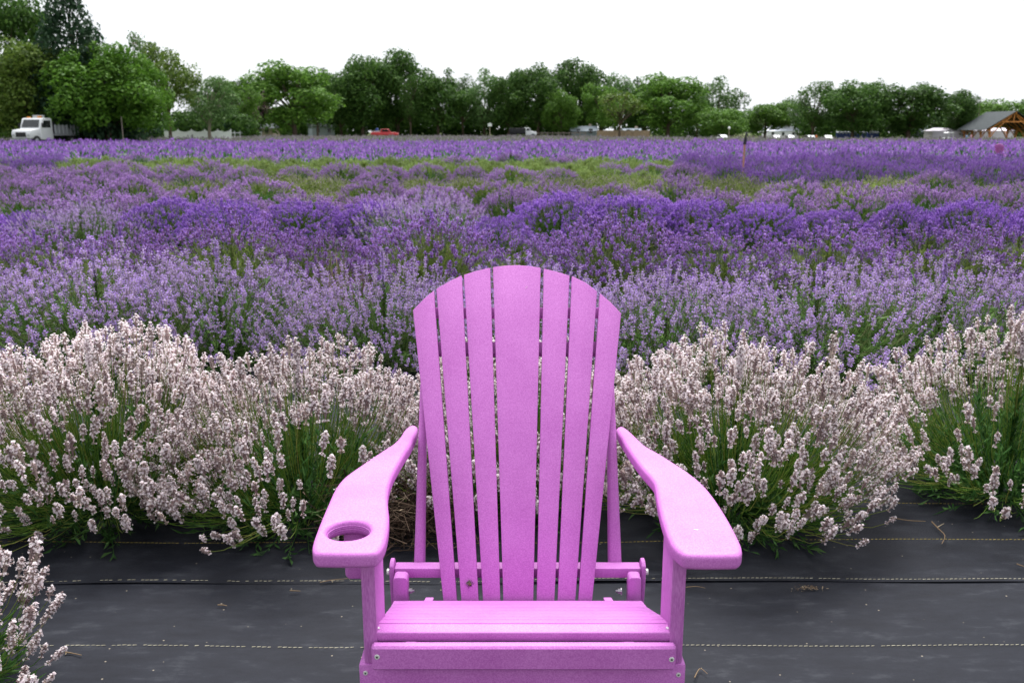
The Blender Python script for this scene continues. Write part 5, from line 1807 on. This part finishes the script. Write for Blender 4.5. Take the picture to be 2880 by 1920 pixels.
post(1125, 287, 180, 'wooden post with a white nesting box left of the dump truck', 'box', 'nesting_box_post')
post(1675, 294, 196, 'post with a white globe among the parked cars', 'globe')
def pole(cx, ytop, Y, label):
    p = at_y(cx, ytop, Y); gz = ground_z(p.x, Y)
    r_ = empty('utility_pole', (p.x, Y, gz)); tag(r_, label, 'pole')
    h = p.z - gz
    bm = bmesh.new(); add_cyl(bm, (0, 0, 0), (0, 0, h), .16, .10, 8); bm_obj('shaft', bm, M['weathered'], r_)
    boxp('crossarm', (-1.1, 1.1, -.06, .06, h - 1.0, h - .85), M['weathered'], r_, .01)
pole(1711, 216, 300, 'thin utility pole rising right of the pale tree')
pole(2253, 222, 300, 'thin grey mast left of the pavilion roof')

# people near the pavilion
M['skin'] = plain('skin', (.45, .28, .20), .6)
M['denim'] = plain('denim', (.06, .08, .15), .9)
M['hair'] = plain('dark_hair', (.03, .02, .015), .8)
M['top_blue'] = plain('light_blue_top', (.16, .32, .55), .9)
M['top_pink'] = plain('pink_top', (.60, .30, .42), .9)
M['top_orange'] = plain('orange_vest', (.62, .16, .04), .9)


def person(cx, Y, yaw, top, label):
    p = at_y(cx, 300, Y)
    r_ = empty('person', (p.x, Y, ground_z(p.x, Y) - .02), yaw); tag(r_, label, 'person', 'people standing near the pavilion')
    J = dict(pel=(0, 0, .95), ch=(0, .01, 1.25), nk=(0, 0, 1.45), hd=(0, .02, 1.54), ht=(0, .02, 1.70), sl=(-.17, 0, 1.40), sr=(.17, 0, 1.40), el=(-.23, .03, 1.14), er=(.23, .03, 1.14),
             wl=(-.22, .10, .90), wr=(.22, .10, .90), fl=(-.21, .13, .80), fr=(.21, .13, .80), hl=(-.09, 0, .90), hr=(.09, 0, .90), kl=(-.10, .02, .50), kr=(.11, -.02, .50), al=(-.10, 0, .09), ar=(.12, -.03, .09), tl=(-.10, .15, .04), tr=(.12, .12, .04))
    rad = dict(pel=.15, ch=.16, nk=.06, hd=.085, ht=.08, sl=.07, sr=.07, el=.05, er=.05, wl=.036, wr=.036, fl=.03, fr=.03, hl=.10, hr=.10, kl=.07, kr=.07, al=.05, ar=.05, tl=.04, tr=.04)
    E_ = [('pel', 'ch'), ('ch', 'nk'), ('nk', 'hd'), ('hd', 'ht'), ('ch', 'sl'), ('sl', 'el'), ('el', 'wl'), ('wl', 'fl'), ('ch', 'sr'), ('sr', 'er'), ('er', 'wr'), ('wr', 'fr'), ('pel', 'hl'), ('hl', 'kl'), ('kl', 'al'), ('al', 'tl'), ('pel', 'hr'), ('hr', 'kr'), ('kr', 'ar'), ('ar', 'tr')]
    k = list(J)
    me = bpy.data.meshes.new('body'); me.from_pydata([J[q] for q in k], [(k.index(a), k.index(b2)) for a, b2 in E_], [])
    o = link_mesh('body', me, r_)
    md = o.modifiers.new('skin', 'SKIN')
    for i, q in enumerate(k):
        me.skin_vertices[0].data[i].radius = (rad[q], rad[q])
    me.skin_vertices[0].data[0].use_root = True
    o.modifiers.new('sub', 'SUBSURF').levels = 1
    dg = bpy.context.evaluated_depsgraph_get()
    m2 = bpy.data.meshes.new_from_object(o.evaluated_get(dg))
    o.modifiers.clear(); o.data = m2
    m2.materials.clear()
    for q in (top, M['denim'], M['skin']):
        m2.materials.append(q)
    for f in m2.polygons:
        c = f.center
        f.material_index = 2 if c.z > 1.44 or (abs(c.x) > .19 and c.z < 1.16 and c.z > .7) else (1 if c.z < .93 else 0)
        f.use_smooth = True
    bm = bmesh.new(); bmesh.ops.create_uvsphere(bm, u_segments=12, v_segments=8, radius=.105)
    for v in bm.verts:
        v.co = Vector((v.co.x, v.co.y * 1.05 - .015, max(v.co.z, -.02 if v.co.y > .02 else -.08) + 1.66))
    bm_obj('hair', bm, M['hair'], r_)


person(2222, 212, math.radians(170), M['top_blue'], 'person in a light blue top standing left of the pavilion posts')
person(2232, 213, math.radians(200), M['top_pink'], 'person in a pink top beside the one in blue')
person(1876, 200, math.radians(190), M['top_orange'], 'person in an orange top among the parked cars')

# two pale bird-dropping marks on the chair, slivers in the petal material
for lab, P_, N_ in (('tiny white bird dropping on the middle slat of the chair back', at_plane(1481, 808, BP, BN, 1.0), BN),
                    ('tiny cream bird dropping on the solid armrest', at_z(1400 + 1748 / 3.136, 1120 + 1160 / 3.136, ARM_Z, 1.0), Vector((0, 0, 1)))):
    a_ = Vector((1, 0, 0)); b_ = N_.cross(a_)
    bm = bmesh.new()
    c_ = P_ + N_ * .0004
    L_ = [(-.0035, -.0040), (-.0010, -.0006), (.0012, .0004), (.0022, .0042), (.0006, .0012), (-.0018, -.0004)] if N_.z < .9 else [(-.0055, .0014), (.0010, .0026), (.0060, .0004), (.0012, -.0008)]
    add_slab(bm, [c_ + a_ * x + b_ * y for x, y in L_], N_ * .0005)
    o = bm_obj('dropping_mark', bm, M['pk_petal'], None, c_); o.location = c_
    tag(o, lab, 'petal')
